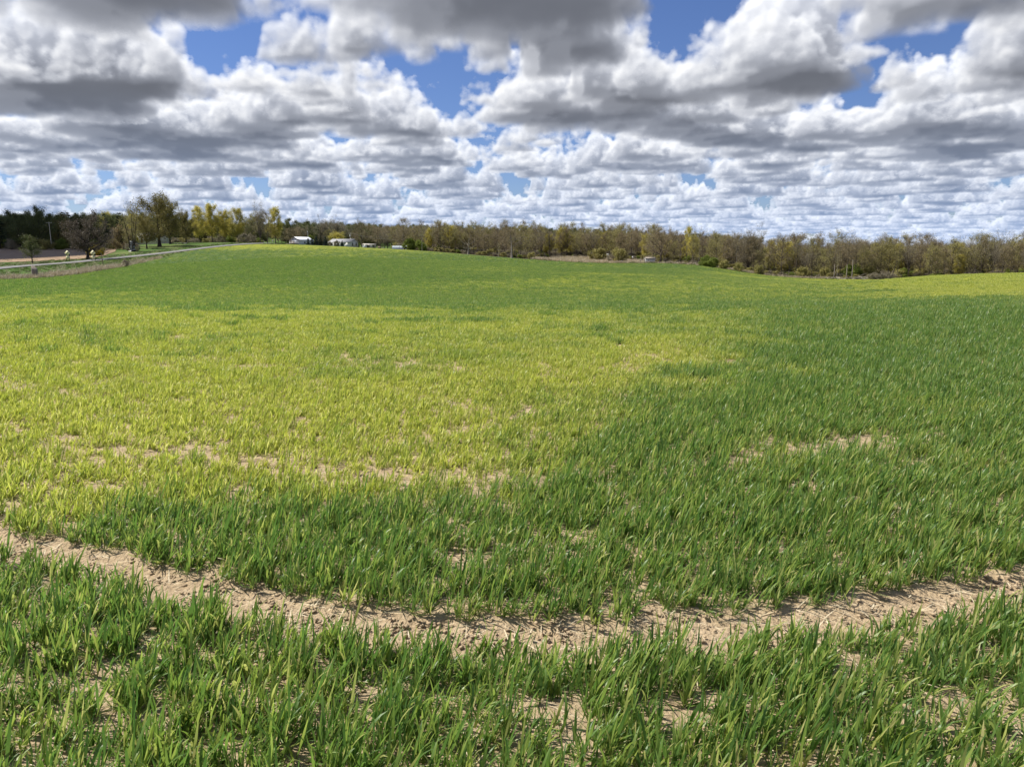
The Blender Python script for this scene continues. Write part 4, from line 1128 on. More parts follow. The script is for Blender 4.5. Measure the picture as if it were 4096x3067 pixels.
# woodland trees one by one, front rows
WHERE = [(395, 'behind the greenhouse'), (455, 'behind the wide dead oak'), (490, 'around the twisted dead oak'), (535, 'behind the straw meadow'), (640, 'behind the grey shed'), (700, 'left of the fan-shaped bare tree'), (752, 'right of the fan-shaped bare tree'), (800, 'left of the brush pile'), (858, 'behind the brush pile'), (900, 'above the yellow hill crest'), (965, 'at the far right of the wood')]
LAB = {'grey': 'bare grey tree', 'rust': 'brown budding tree', 'olive': 'olive budding tree', 'pole': 'slim straight tree', 'yellow': 'yellow-green tree', 'birch': 'pale slender tree'}
def top_row(px): return float(np.interp(px, [380, 420, 460, 540, 600, 640, 700, 780, 860, 900, 960, 1024, 1100], [225, 224, 223, 224, 226, 226, 233, 236, 234, 239, 237, 233, 233]))
WOOD = []
kinds = ['grey', 'rust', 'olive', 'pole', 'olive', 'olive', 'pole', 'grey', 'rust', 'pole', 'olive']
def row_front(px): return float(np.interp(px, [380, 430, 520, 540, 560, 640, 655, 700, 775, 860, 900, 1024, 1110], [372, 345, 318, 372, 398, 372, 305, 285, 262, 258, 262, 270, 274]))
for rown, (off0, off1, step) in enumerate([(0, 7, 8.5), (8, 20, 7.5), (20, 38, 7.0)]):
    px = 392.0 + rown * 2
    while px < 1075:
        px += step * random.uniform(0.6, 1.4)
        d = row_front(px) + random.uniform(off0, off1)
        k_ = random.choice(kinds)
        if random.random() < 0.06: k_ = 'yellow'
        if random.random() < 0.05: k_ = 'birch'
        nm = k_ + str(random.randrange({'yellow': 2, 'birch': 1}.get(k_, 3)))
        x, y, z = at(px, d)
        want = EYE + (HOR - top_row(px)) / F * y - z
        h = max(6.0, want * random.uniform(0.72, 1.14)) * (0.93 if rown == 0 else 1)
        if k_ in ('birch', 'yellow'): h *= 0.85
        wh = [w for p_, w in WHERE if p_ <= px + 3][-1]
        wd = random.uniform(0.75, 1.15)
        size = ('tall ' if h > want * 0.95 else 'short ' if h < want * 0.80 else '') + ('broad ' if wd > 1.03 else 'narrow ' if wd < 0.86 else '')
        WOOD.append((px, put_tree(nm, px, d, h, '%s%s %s, %s' % (size, LAB[k_], wh, ['front row', 'second row', 'back row'][rown]), 'woodland trees beyond the field', wd, xyz=(x, y, z))))
seen = {}
for px, o in sorted(WOOD, key=lambda e: e[0]):
    seen.setdefault(o['label'], []).append(o)
for l_, os_ in seen.items():
    if len(os_) > 1:
        for k_, o in enumerate(os_):
            o['label'] = (l_ if len(l_.split()) < 13 else l_.replace(' budding', '').replace('straw meadow', 'meadow').replace(', front row', '').replace(', second row', ' midway')) + ', ' + ('leftmost there' if k_ == 0 else 'rightmost there' if k_ == len(os_) - 1 else ['', 'second from left', 'third from left', 'fourth from left', 'fifth from left', 'sixth from left'][min(k_, 5)])
print('trees', NT, round(time.time() - T0, 1))

# far forest and the depth of the wood: too many to count
def merged(nm, k):
    a, c = k['trunk'], k['crown']
    def co(m_):
        v = np.empty(len(m_.vertices) * 3, np.float32); m_.vertices.foreach_get('co', v); return v.reshape(-1, 3)
    def polys(m_):
        n_ = len(m_.polygons); lt = np.empty(n_, np.int32); m_.polygons.foreach_get('loop_total', lt)
        li = np.empty(len(m_.loops), np.int32); m_.loops.foreach_get('vertex_index', li)
        mi = np.empty(n_, np.int32); m_.polygons.foreach_get('material_index', mi)
        nq = int((lt == 4).sum())
        return li[:nq * 4].reshape(-1, 4), li[nq * 4:].reshape(-1, 3), mi, nq
    qa, ta, ma_, na_ = polys(a); qc, tc_, mc2, nc = polys(c)
    va, vc = co(a), co(c)
    tint = np.empty(len(vc), np.float32); c.attributes['tint'].data.foreach_get('value', tint)
    me = mesh(nm, np.concatenate([va, vc]), np.concatenate([qa, qc + len(va)]), np.concatenate([ta, tc_ + len(va)]), attrs={'tint': np.concatenate([np.zeros(len(va)), tint])},
              mats=[a.materials[0]] + list(c.materials), midx=np.concatenate([ma_[:na_], mc2[:nc] + 1, ma_[na_:], mc2[nc:] + 1]))
    return bpy.data.objects.new(nm, me)
fk = [merged('forest_tree', K[k_]) for k_ in ('rust0', 'rust1', 'olive1', 'grey0', 'grey2', 'pole1', 'oakgrey0', 'darkolive0')]
fx, fy, fh, fv = [], [], [], []
for _ in range(760):
    px = random.uniform(378, 1100); d = row_front(px) + random.uniform(36, 110)
    a = float(az_of(px)); x, y = d * math.sin(a), d * math.cos(a)
    fx.append(x); fy.append(y); fh.append(random.uniform(9.5, 13.0) if px > 640 else random.uniform(8.5, 12)); fv.append(random.choice([0, 1, 2, 3, 4, 5, 0, 1]))
for _ in range(1500):
    px = random.uniform(150, 760); d = random.uniform(560, 980)
    a = float(az_of(px)); x, y = d * math.sin(a), d * math.cos(a)
    fx.append(x); fy.append(y); fh.append(random.uniform(8, 12.5)); fv.append(random.choice([0, 1, 3, 6, 7, 7, 7, 5]))
for _ in range(160):
    px = random.uniform(282, 400); d = random.uniform(480, 560)
    a = float(az_of(px)); x, y = d * math.sin(a), d * math.cos(a)
    fx.append(x); fy.append(y); fh.append(random.uniform(8, 12.5)); fv.append(random.choice([0, 1, 3, 6, 7, 7]))
for k_ in range(420):
    px = random.uniform(-60, 262) if k_ < 240 else random.uniform(-60, 128); d = random.uniform(412, 520) if k_ < 240 else random.uniform(362, 420)
    a = float(az_of(px)); x, y = d * math.sin(a), d * math.cos(a)
    fx.append(x); fy.append(y); fh.append(random.uniform(8, 12) if k_ < 240 else random.uniform(8.5, 12)); fv.append(random.choice([7, 7, 7, 3, 2, 7]))
fx, fy, fh, fv = map(np.array, (fx, fy, fh, fv))
fz = ground(fx, fy)
hs_ = np.array([14, 14, 14, 14, 14, 14, 15, 16.0])[fv]
n = len(fx)
scatter('forest', np.stack([fx, fy, fz], 1), np.stack([np.zeros(n), np.zeros(n), rng.random(n) * 6.28], 1), np.stack([fh / hs_ * 1.15, fh / hs_ * 1.15, fh / hs_], 1), fv, fk, {}, 'dense budding forest behind the front trees and over the far hill', 'forest')
# undergrowth along the wood floor and dry grass
uk = [merged('undergrowth_shrub', K[k_]) for k_ in ('shrub0', 'shrub1', 'greenbush0', 'olivebush0')]
ux, uy, uh, uv = [], [], [], []
for k_ in range(2600):
    px = random.uniform(395, 1090); d = row_front(px) + (random.uniform(-3, 10) if k_ % 3 == 0 else random.uniform(6, 60))
    if k_ > 2200: px = random.uniform(-50, 262); d = random.uniform(345, 420) if px < 120 else random.uniform(385, 430)
    a = float(az_of(px)); ux.append(d * math.sin(a)); uy.append(d * math.cos(a)); uh.append(random.uniform(0.5, 1.6) if k_ % 3 == 0 else random.uniform(1.0, 2.8)); uv.append(random.choice([0, 1, 0, 1, 1, 0, 0, 1, 2, 3, 3]))
ux, uy, uh, uv = map(np.array, (ux, uy, uh, uv)); n = len(ux)
scatter('undergrowth', np.stack([ux, uy, ground(ux, uy)], 1), np.stack([np.zeros(n), np.zeros(n), rng.random(n) * 6.28], 1), np.stack([uh / 3 * 1.3, uh / 3 * 1.3, uh / 3], 1), uv, uk, {}, 'brown and green twiggy undergrowth along the wood edge', 'undergrowth')

def tuft_proto(seed, n_, rad, L, w, m_):
    g = np.random.default_rng(seed)
    a = g.random(n_) * 6.283; q = rad * np.sqrt(g.random(n_))
    t0_ = g.uniform(0.1, 0.9, n_)
    V, qd, al, rn = blades(g, np.stack([q * np.cos(a), q * np.sin(a), 0 * q], 1), a + g.normal(0, .6, n_), t0_, t0_ + g.uniform(0.1, 0.9, n_), L * g.uniform(.5, 1.2, n_), np.full(n_, w), 3, 1.5)
    return bpy.data.objects.new('dry_tuft', mesh('dry_tuft', V, qd, attrs={'tint': rn}, mats=[m_]))
dk = [tuft_proto(700 + i_, 34, 0.4, 0.75, 0.035, LM['straw']) for i_ in range(4)] + [tuft_proto(710 + i_, 34, 0.4, 0.45, 0.035, LM['verge']) for i_ in range(2)]
gx, gy, gs, gv = [], [], [], []
for _ in range(1500):                       # dry strip between the field and the verge
    px = random.uniform(-40, 160)
    a = float(az_of(px)); d = float(edge_r(a)) + 1.5 + abs(random.gauss(0, 1)) * (7 if px > 50 else 4)
    p_ = 0.75 if 50 < px < 118 else 0.28
    if random.random() > p_: continue
    if 0.5 + 0.5 * math.sin(px * 0.35 + 1) * math.sin(d * 0.6) < 0.3: continue
    gx.append(d * math.sin(a)); gy.append(d * math.cos(a)); gs.append(random.uniform(0.6, 1.5)); gv.append(random.randrange(4))
for _ in range(2600):                       # meadow
    px = random.uniform(532, 642); a = float(az_of(px)); d = random.uniform(float(edge_r(a)) + 2, 392 if 552 < px < 618 else 345)
    gx.append(d * math.sin(a)); gy.append(d * math.cos(a)); gs.append(random.uniform(0.7, 1.8)); gv.append(random.choice([0, 1, 2, 3, 0, 1, 4]))
for _ in range(700):                        # rough edge of the wood
    px = random.uniform(640, 900); a = float(az_of(px)); d = float(edge_r(a)) + random.uniform(1, 9)
    gx.append(d * math.sin(a)); gy.append(d * math.cos(a)); gs.append(random.uniform(0.6, 1.4)); gv.append(random.choice([0, 1, 2, 3, 4, 5]))
for _ in range(5000):                        # verge grass on both sides of the road
    y_ = random.uniform(110, 330); o_ = random.choice([-1, 1]) * random.uniform(3.4, 14 if random.random() < .6 else 40)
    x_ = float(road_x(y_)) + o_; rr2 = math.hypot(x_, y_)
    if o_ > 0 and rr2 < edge_r(math.atan2(x_, y_)) + 1: continue
    if o_ < -11 and y_ > 215: continue
    gx.append(x_); gy.append(y_); gs.append(random.uniform(0.4, 0.8)); gv.append(random.choice([4, 5, 4, 5, 4, 5, 5, 4, 0]))
gx, gy, gs, gv = map(np.array, (gx, gy, gs, gv)); n = len(gx)
scatter('rough_grass', np.stack([gx, gy, ground(gx, gy)], 1), np.stack([np.zeros(n), np.zeros(n), rng.random(n) * 6.28], 1), np.stack([gs * 1.3, gs * 1.3, gs], 1), gv, dk, {}, 'pale dry grass and green verge grass along the field edges', 'grass')
print('stuff', round(time.time() - T0, 1))

# ------------------------------------------------------------------ buildings and small things
def gable(name, px, d, rz, L, Dp, eave, ridge, wall, roof, label, cat, over=0.35, front='eave', dz=0.0):
    """house whose eaves run along x (front='eave') or whose gable faces -y (front='gable'); returns the root"""
    x, y, z = at(px, d)
    root = empty(name, (x, y, z + dz), rz)
    tag(root, label, cat)
    if front == 'eave':
        w = MB(); hx, hy = L / 2, Dp / 2
        # walls as a pentagonal prism along x
        poly = [(-hy, -0.6), (hy, -0.6), (hy, eave), (0, ridge - 0.06), (-hy, eave)]
        k = 5
        v = [(-hx, a, b_) for a, b_ in poly] + [(hx, a, b_) for a, b_ in poly]
        w.add(v, [(i_, (i_ + 1) % k, k + (i_ + 1) % k, k + i_) for i_ in range(k)], [(0, i_ + 1, i_) for i_ in range(1, 4)] + [(k, k + i_, k + i_ + 1) for i_ in range(1, 4)])
        w.build('wall', wall, root)
        sl_ = (ridge - eave) / hy
        rf = MB(); o_ = over
        for s_ in (-1, 1):
            p = [(-hx - o_, s_ * (hy + o_), eave - sl_ * o_ + .04), (hx + o_, s_ * (hy + o_), eave - sl_ * o_ + .04), (hx + o_, 0, ridge + .04), (-hx - o_, 0, ridge + .04)]
            p2 = [(a, b_, c + 0.14) for a, b_, c in p]
            q = [(0, 1, 2, 3), (7, 6, 5, 4), (0, 4, 5, 1), (1, 5, 6, 2), (2, 6, 7, 3), (3, 7, 4, 0)]
            rf.add(p + p2, q)
        rf.build('roof', roof, root)
        fb = MB()
        fb.box(-hx - o_, -hy - o_ - 0.05, eave - sl_ * o_ - 0.16, hx + o_, -hy - o_ - 0.003, eave - sl_ * o_ + 0.16)
        fb.build('fascia', M['white'], root)
    else:
        hx, hy = Dp / 2, L / 2
        w = MB().prism([(-hx, -0.6), (hx, -0.6), (hx, eave), (0, ridge - 0.06), (-hx, eave)], -hy, hy)
        w.build('wall', wall, root)
        sl_ = (ridge - eave) / hx
        rf = MB(); o_ = over
        for s_ in (-1, 1):
            p = [(s_ * (hx + o_), -hy - o_, eave - sl_ * o_ + .04), (s_ * (hx + o_), hy + o_, eave - sl_ * o_ + .04), (0, hy + o_, ridge + .04), (0, -hy - o_, ridge + .04)]
            p2 = [(a, b_, c + 0.14) for a, b_, c in p]
            rf.add(p + p2, [(0, 1, 2, 3), (7, 6, 5, 4), (0, 4, 5, 1), (1, 5, 6, 2), (2, 6, 7, 3), (3, 7, 4, 0)])
        rf.build('roof', roof, root)
        tr_ = MB()
        for s_ in (-1, 1):
            p = [(s_ * (hx + o_), -hy - o_ - .06, eave - sl_ * o_ - .1), (0, -hy - o_ - .06, ridge - .1), (0, -hy - o_ - .06, ridge + .2), (s_ * (hx + o_), -hy - o_ - .06, eave - sl_ * o_ + .2)]
            p2 = [(a, b_ + 0.055, c) for a, b_, c in p]
            tr_.add(p + p2, [(0, 1, 2, 3), (7, 6, 5, 4), (0, 4, 5, 1), (1, 5, 6, 2), (2, 6, 7, 3), (3, 7, 4, 0)])
        tr_.build('barge_board', M['dark'], root)
    return root

def win(root, x, y, z, w, h, face='front'):
    f = MB()
    if face == 'front':
        f.box(x - w / 2 - .08, y - .06, z - .08, x + w / 2 + .08, y - 0.003, z + h + .08); o = f.build('window', M['white'], root)
        MB().box(x - w / 2, y - .085, z, x + w / 2, y - .062, z + h).build('pane', M['glass'], o)
    else:
        f.box(x + 0.003, y - w / 2 - .08, z - .08, x + .06, y + w / 2 + .08, z + h + .08); o = f.build('window', M['white'], root)
        MB().box(x + .062, y - w / 2, z, x + .085, y + w / 2, z + h).build('pane', M['glass'], o)
    return o

# white ranch farmhouse
h = gable('farmhouse', 344, 397, R(-20), 12.6, 7.6, 2.55, 4.0, M['white'], M['grey_roof'], 'long low white farmhouse with grey roof behind the field crest', 'house', 0.5)
for wx_, ww in ((-5.0, 1.6), (-1.0, 1.4), (1.4, 1.6)):
    win(h, wx_, -3.8, 0.8, ww, 1.3)
for wy_ in (-1.6, 1.8):
    win(h, 6.3, wy_, 0.7, 1.0, 1.4, 'side')
d_ = MB().box(-3.2, -3.88, 0.0, -2.2, -3.803, 2.1).build('door', M['dark'], h)
MB().box(-2.35, -3.93, 1.0, -2.28, -3.882, 1.08).build('handle', M['metal'], d_)
MB().box(2.4, -3.86, -0.5, 6.25, -3.803, 2.3).build('garage_door', M['white'], h)
MB().box(3.2, 1.0, 3.5, 3.9, 1.7, 4.6).build('chimney', M['stone'], h)
# white gable garage with metal roof
h = gable('garage', 302, 404, R(-24), 11, 6.6, 2.55, 4.15, M['bluegrey'], M['white_roof'], 'white gabled garage with broad white door left of the spruces', 'garage', 0.3, 'gable')
gd = MB().box(-3.0, -5.56, -0.4, 0.1, -5.503, 2.2).build('garage_door', M['white'], h)
for k_ in range(4):
    MB().box(-2.95, -5.585, -0.1 + k_ * 0.56, 0.05, -5.563, 0.40 + k_ * 0.56).build('door_panel', M['white'], gd)
MB().box(-3.2, -5.58, 2.3, 0.4, -5.503, 2.5).build('lintel', M['white'], h)
win(h, 3.3, -1.5, 1.0, 0.9, 0.9, 'side')
# house under the trees on the left
h = gable('house', 151, 372, R(-24), 17, 8, 2.6, 4.4, M['white'], M['grey_roof'], 'white house half hidden behind the olive trees', 'house', 0.5, dz=0.4)
for wx_, ww in ((-6.5, 1.6), (-3.2, 1.4), (2.0, 1.8), (5.5, 1.4)):
    win(h, wx_, -4.0, 0.9, ww, 1.3)
d_ = MB().box(-1.0, -4.08, 0.0, 0.1, -4.003, 2.1).build('door', M['red'], h)
MB().box(-0.1, -4.13, 1.0, -0.03, -4.082, 1.08).build('handle', M['metal'], d_)
MB().box(-8.2, -6.2, -0.3, -4.5, -4.01, 0.12).build('porch', M['greyboard'], h)
for xx in (-8.0, -6.3, -4.7):
    MB().box(xx - .07, -6.1, 0.12, xx + .07, -5.96, 2.35).build('porch_post', M['white'], h)
MB().box(-8.4, -6.4, 2.35, -4.3, -4.6, 2.5).build('porch_roof', M['grey_roof'], h)
# tan wooden box on the lawn
def thing(name, label, cat, px, d, rz=0.0, dz=0.0, group=None):
    x, y, z = at(px, d)
    return tag(empty(name, (x, y, z + dz), rz), label, cat, group)
def crate(px, d, w, hgt, m_, label, rz=0.2):
    r_ = thing('crate', label, 'crate', px, d, rz)
    MB().box(-w / 2, -w / 2, -0.1, w / 2, w / 2, hgt - .06).build('box', M[m_], r_)
    MB().box(-w / 2 - .05, -w / 2 - .05, hgt - .057, w / 2 + .05, w / 2 + .05, hgt).build('lid', M[m_], r_)
    for s_ in (-1, 1):
        MB().box(s_ * w / 2 - .06, -w / 2 - .04, -0.1, s_ * w / 2 + .06, -w / 2 - .003, hgt - .06).build('corner_post', M['wood'], r_)
crate(172.6, 352, 1.3, 1.2, 'tan', 'tan wooden box on the lawn at the right end of the house')
crate(379.5, 386, 1.6, 1.1, 'tan', 'low tan box right of the open shed')
crate(383.6, 384, 0.9, 0.6, 'palepole', 'small pale box right of the tan box')
# open fronted shed
r_ = thing('shed', 'low open-fronted white shed right of the farmhouse', 'shed', 369.5, 386, R(-10))
MB().box(-3.1, 1.1, -0.4, 3.1, 1.2, 1.9).build('back_wall', M['greyboard'], r_)
MB().box(-3.1, -1.2, -0.4, -0.9, -1.1, 1.75).build('front_wall', M['siding'], r_)
MB().box(0.5, -1.2, -0.4, 2.3, -1.1, 1.7).build('front_panel', M['greyboard'], r_)
for s_ in (-3.1, 3.0):
    MB().box(s_, -1.09, -0.4, s_ + .1, 1.09, 1.7).build('side_wall', M['greyboard'], r_)
MB().add([(-3.4, -1.6, 1.75), (3.4, -1.6, 1.6), (3.4, 1.5, 1.95), (-3.4, 1.5, 2.15), (-3.4, -1.6, 1.87), (3.4, -1.6, 1.72), (3.4, 1.5, 2.07), (-3.4, 1.5, 2.27)], [(0, 3, 2, 1), (4, 5, 6, 7), (0, 1, 5, 4), (1, 2, 6, 5), (2, 3, 7, 6), (3, 0, 4, 7)]).build('roof', M['palepole'], r_)
# low hoop greenhouse
r_ = thing('greenhouse', 'low whitish hoop greenhouse at the field edge behind a trunk', 'greenhouse', 403, 352, R(6), dz=0.0)
ths = np.linspace(0, np.pi, 11)
for k_ in range(6):
    x0 = -4.9 + k_ * 1.64
    V_, q_ = [], []
    for xx in (x0, x0 + 1.6):
        for t_ in ths: V_.append((xx, -1.25 * math.cos(t_), -0.35 + 2.0 * math.sin(t_) ** 0.8))
    MB().add(V_, [(i_, i_ + 1, 12 + i_, 11 + i_) for i_ in range(10)]).build('film_panel', M['film'], r_, True)
    MB().tube([(x0 - .02, -1.27 * math.cos(t_), -0.35 + 2.03 * math.sin(t_) ** 0.8) for t_ in ths], np.full(11, .035), 5).build('hoop', M['metal'], r_)
ev = [(-4.93, 0, -0.35)] + [(-4.93, -1.2 * math.cos(t_), -0.35 + 1.95 * math.sin(t_) ** 0.8) for t_ in ths]
MB().add(ev, None, [(0, i_ + 1, i_) for i_ in range(1, 11)]).build('end_wall', M['bluegrey'], r_)
MB().box(-5.02, -0.45, -0.3, -4.94, 0.45, 1.3).build('door', M['greyboard'], r_)
# grey board shed near the wood
r_ = thing('shed', 'small grey board shed at the field edge beside the oaks', 'shed', 650.5, 294, R(-6))
for k_ in range(12):
    MB().box(-1.85 + k_ * 0.31, -0.9, -0.5, -1.85 + k_ * 0.31 + 0.285, -0.84, 1.75 + 0.03 * ((k_ * 7) % 3)).build('plank', M['greyboard'], r_)
MB().box(-1.85, -0.835, -0.5, 1.85, 0.9, 1.65).build('wall', M['greyboard'], r_)
MB().add([(-2.0, -1.1, 1.72), (2.0, -1.1, 1.72), (2.0, 1.1, 2.1), (-2.0, 1.1, 2.1), (-2.0, -1.1, 1.80), (2.0, -1.1, 1.80), (2.0, 1.1, 2.18), (-2.0, 1.1, 2.18)], [(0, 3, 2, 1), (4, 5, 6, 7), (0, 1, 5, 4), (1, 2, 6, 5), (2, 3, 7, 6), (3, 0, 4, 7)]).build('roof', M['wood'], r_)
MB().box(-0.75, -0.95, -0.5, -0.65, -0.903, 1.7).build('batten', M['dark'], r_)
# white tank and white post box by the woods
r_ = thing('tank', 'white upright tank under the trees behind the meadow', 'tank', 607.8, 385, 0)
zz = np.array([0.3, 0.35, 1.9, 2.1, 2.2]); MB().tube(np.stack([0 * zz, 0 * zz, zz], 1), np.array([.02, .8, .8, .5, .02]), 14).build('body', M['white'], r_, True)
for s_ in (-.5, .5): MB().box(s_ - .08, -.3, -.4, s_ + .08, .3, .36).build('leg', M['metal'], r_)
r_ = thing('post', 'white-capped post among the trees left of the grey shed', 'post', 633, 340, 0)
MB().box(-.12, -.12, -.3, .12, .12, 1.3).build('shaft', M['pole'], r_); MB().box(-.35, -.2, 1.303, .35, .2, 2.2).build('cap_box', M['white'], r_)
r_ = thing('post', 'short white marker post in front of the round olive bush', 'post', 622, 288, 0)
MB().box(-.08, -.08, -.3, .08, .08, .7).build('shaft', M['white'], r_); MB().box(-.3, -.1, .45, .3, -.083, .85).build('plate', M['white'], r_)
r_ = thing('post', 'dark fence post with pale top at the right end of the meadow', 'post', 641, 292, 0)
MB().box(-.14, -.14, -.3, .14, .14, 1.1).build('shaft', M['dark'], r_); MB().box(-.15, -.15, 1.103, .15, .15, 1.35).build('cap', M['palepole'], r_)
r_ = thing('post', 'grey fence post just left of the grey shed', 'post', 644.6, 300, 0)
MB().box(-.14, -.14, -.3, .14, .14, 1.9).build('shaft', M['palepole'], r_); MB().box(-.18, -.18, 1.903, .18, .18, 2.0).build('cap', M['greyboard'], r_)
# transformer pole, its wire, left utility pole, white pole
x, y, z = at(351, 415)
r_ = tag(empty('utility_pole', (x, y, z)), 'utility pole with grey transformer behind the farmhouse', 'utility pole')
MB().tube([(0, 0, -.5), (0, 0, 7.9)], [.16, .11], 8).build('shaft', M['palepole'], r_)
MB().box(-.9, -.18, 7.3, .9, -.105, 7.45).build('crossarm', M['palepole'], r_)
MB().tube([(-.25, -.35, 5.6), (-.25, -.35, 5.62), (-.25, -.35, 6.6), (-.25, -.35, 6.62)], [.02, .27, .27, .02], 10).build('transformer', M['white'], r_, True)
for s_ in (-.8, 0.3, .8): MB().tube([(s_, -.14, 7.45), (s_, -.14, 7.62)], [.05, .03], 6).build('insulator', M['white'], r_)
x2, y2, z2 = at(396, 380)
k_ = np.linspace(0, 1, 16)
wp = np.stack([x + (x2 - x) * k_, y - .14 + (y2 - y) * k_, z + 7.6 + (z2 + 4.6 - z - 7.6) * k_ - 1.2 * np.sin(np.pi * k_) * .6], 1)
o = MB().tube(wp, np.full(16, .03), 4).build('power_line', M['wire']); tag(o, 'thin power line sagging right from the transformer pole', 'wire')
x, y, z = at(52, 333)
r_ = tag(empty('utility_pole', (x, y, z)), 'slim utility pole with crossarm in front of the dark trees', 'utility pole')
MB().tube([(0, 0, -.5), (0, 0, 10.4)], [.15, .10], 8).build('shaft', M['palepole'], r_)
MB().box(-1.1, -.18, 10.0, 1.1, -.105, 10.12).build('crossarm', M['palepole'], r_)
for s_ in (-1., 1.): MB().tube([(s_, -.14, 10.12), (s_, -.14, 10.3)], [.05, .03], 6).build('insulator', M['white'], r_)
x, y, z = at(308.6, 410)
r_ = tag(empty('lamp_pole', (x, y, z)), 'thin white yard pole behind the garage and spruces', 'pole')
MB().tube([(0, 0, -.3), (0, 0, 7.4)], [.10, .07], 8).build('shaft', M['white'], r_); MB().box(-.25, -.3, 7.2, .25, .1, 7.5).build('lamp_head', M['metal'], r_)
# mailbox by the road
x, y = roadside(322, 4.4); z = gz(x, y)
r_ = tag(empty('mailbox', (x, y, z), R(10)), 'grey mailbox on a white post beside the road crest', 'mailbox')
MB().box(-.06, -.06, -.3, .06, .06, 1.0).build('post', M['white'], r_)
ths2 = np.linspace(0, np.pi, 7)
mbx = MB(); mbx.prism([(.28 * math.cos(t_), 1.25 + .28 * math.sin(t_)) for t_ in ths2] + [(-.28, 1.01), (.28, 1.01)], -.3, .3)
mbx.build('box', M['metal'], r_); MB().box(.285, -.1, 1.2, .31, -.05, 1.55).build('flag', M['red'], r_)
# two winding-road signs
for px, d, lab in ((67, 236, 'left winding-road warning sign with speed plate beyond the road'), (92.6, 232, 'winding-road warning sign with speed plate at the near road edge by the oak')):
    x, y, z = at(px, d)
    r_ = tag(empty('road_sign', (x, y, z), R(6)), lab, 'road sign', 'yellow winding-road signs')
    for s_ in (-.42, .42): MB().box(s_ - .06, .01, -.3, s_ + .06, .12, 2.0).build('post', M['black'], r_)
    q = .74; zc_ = 2.15
    MB().prism([(0, zc_ - q), (q, zc_), (0, zc_ + q), (-q, zc_)], -.03, 0.005).build('diamond_panel', M['yellow'], r_)
    arrow = MB()
    pts = [(-.16, -.36), (-.16, -.10), (.14, .08), (.14, .26)]
    for (xa, za), (xb, zb) in zip(pts[:-1], pts[1:]):
        n_ = math.hypot(xb - xa, zb - za); nx, nz = -(zb - za) / n_ * .06, (xb - xa) / n_ * .06
        arrow.prism([(xa - nx, zc_ + za - nz), (xa + nx, zc_ + za + nz), (xb + nx, zc_ + zb + nz), (xb - nx, zc_ + zb - nz)][::-1], -.045 - za * .004, -.034)
    arrow.prism([(.0, zc_ + .24), (.28, zc_ + .24), (.14, zc_ + .44)], -.05, -.034)
    arrow.build('arrow', M['black'], r_)
    MB().box(-.44, -.03, .55, .44, .005, 1.36).build('speed_plate', M['yellow'], r_)
    nb = MB()
    for s_ in (-.14, .14):
        nb.box(s_ - .09, -.045, .74, s_ + .09, -.034, .80); nb.box(s_ - .09, -.046, 1.12, s_ + .09, -.034, 1.18); nb.box(s_ + .03, -.047, .74, s_ + .09, -.034, 1.18); nb.box(s_ - .09, -.044, .93, s_ + .09, -.034, .98)
    nb.build('numerals', M['wood'], r_)
# thin leaning post in the verge
x, y, z = at(101.7, 205)
o = MB().tube([(0, 0, -.3), (-.08, 0, 1.4), (-.25, 0, 2.9)], [.10, .08, .06], 6).build('leaning_post', M['pole'], None, loc=(x, y, z)); tag(o, 'thin leaning grey post in the verge right of the signs', 'post')
# stump, stones, sticks at the ditch
x, y, z = at(32, 146)
r_ = tag(empty('tree_stump', (x, y, z), 0.3), 'broken grey tree stump at the field edge on the left', 'stump')
g_ = np.random.default_rng(12)
n_ = 14; V_, q_ = [], []
for lv, (zz_, rr0) in enumerate([(-.3, .66), (.2, .50), (.8, .44), (1.35, .42), (1.75, .41)]):
    for k_ in range(n_):
        a = k_ / n_ * 6.283; jag = (0.32 * math.cos(a - 2.6) + g_.uniform(-.12, .12)) if lv == 4 else 0
        rr1 = rr0 * (1 + 0.10 * math.sin(3 * a) + g_.uniform(-.05, .05))
        V_.append((rr1 * math.cos(a), rr1 * math.sin(a), zz_ + jag))
V_.append((0, 0, 1.45))
q_ = [(l_ * n_ + k_, l_ * n_ + (k_ + 1) % n_, (l_ + 1) * n_ + (k_ + 1) % n_, (l_ + 1) * n_ + k_) for l_ in range(4) for k_ in range(n_)]
MB().add(V_, q_, [(4 * n_ + k_, 4 * n_ + (k_ + 1) % n_, 5 * n_) for k_ in range(n_)]).build('trunk', M['stump'], r_, True)
spl = MB()
for k_ in range(4):
    a = 2.3 + k_ * .3; spl.tube([(.37 * math.cos(a), .37 * math.sin(a), 1.0), (.39 * math.cos(a), .39 * math.sin(a), 1.7), (.37 * math.cos(a), .37 * math.sin(a), 2.15 - .1 * k_)], [.09, .07, .01], 5)
spl.build('splinter', M['palebark'], r_)
def stone(px, d, s, lab, seed):
    g = np.random.default_rng(seed)
    x, y, z = at(px, d)
    V_, q_ = [(0, 0, .62)], []
    nn = 9
    for zl, rl_ in ((.5, .42), (.28, .72), (.0, .78), (-.25, .5)):
        for k_ in range(nn):
            a = k_ / nn * 6.283; r2 = rl_ * g.uniform(.85, 1.15); V_.append((r2 * math.cos(a) * 1.15, r2 * math.sin(a) * .9, zl + g.uniform(-.05, .05)))
    tr_ = [(0, 1 + k_, 1 + (k_ + 1) % nn) for k_ in range(nn)]
    q_ = [(1 + l_ * nn + k_, 1 + (l_ + 1) * nn + k_, 1 + (l_ + 1) * nn + (k_ + 1) % nn, 1 + l_ * nn + (k_ + 1) % nn) for l_ in range(3) for k_ in range(nn)]
    o = MB().add(np.array(V_) * s, q_, tr_).build('boulder', M['stone'], None, True, loc=(x, y, z)); tag(o, lab, 'boulder')
stone(48.3, 150, .62, 'smaller pale boulder in the dry grass right of the stump', 1)
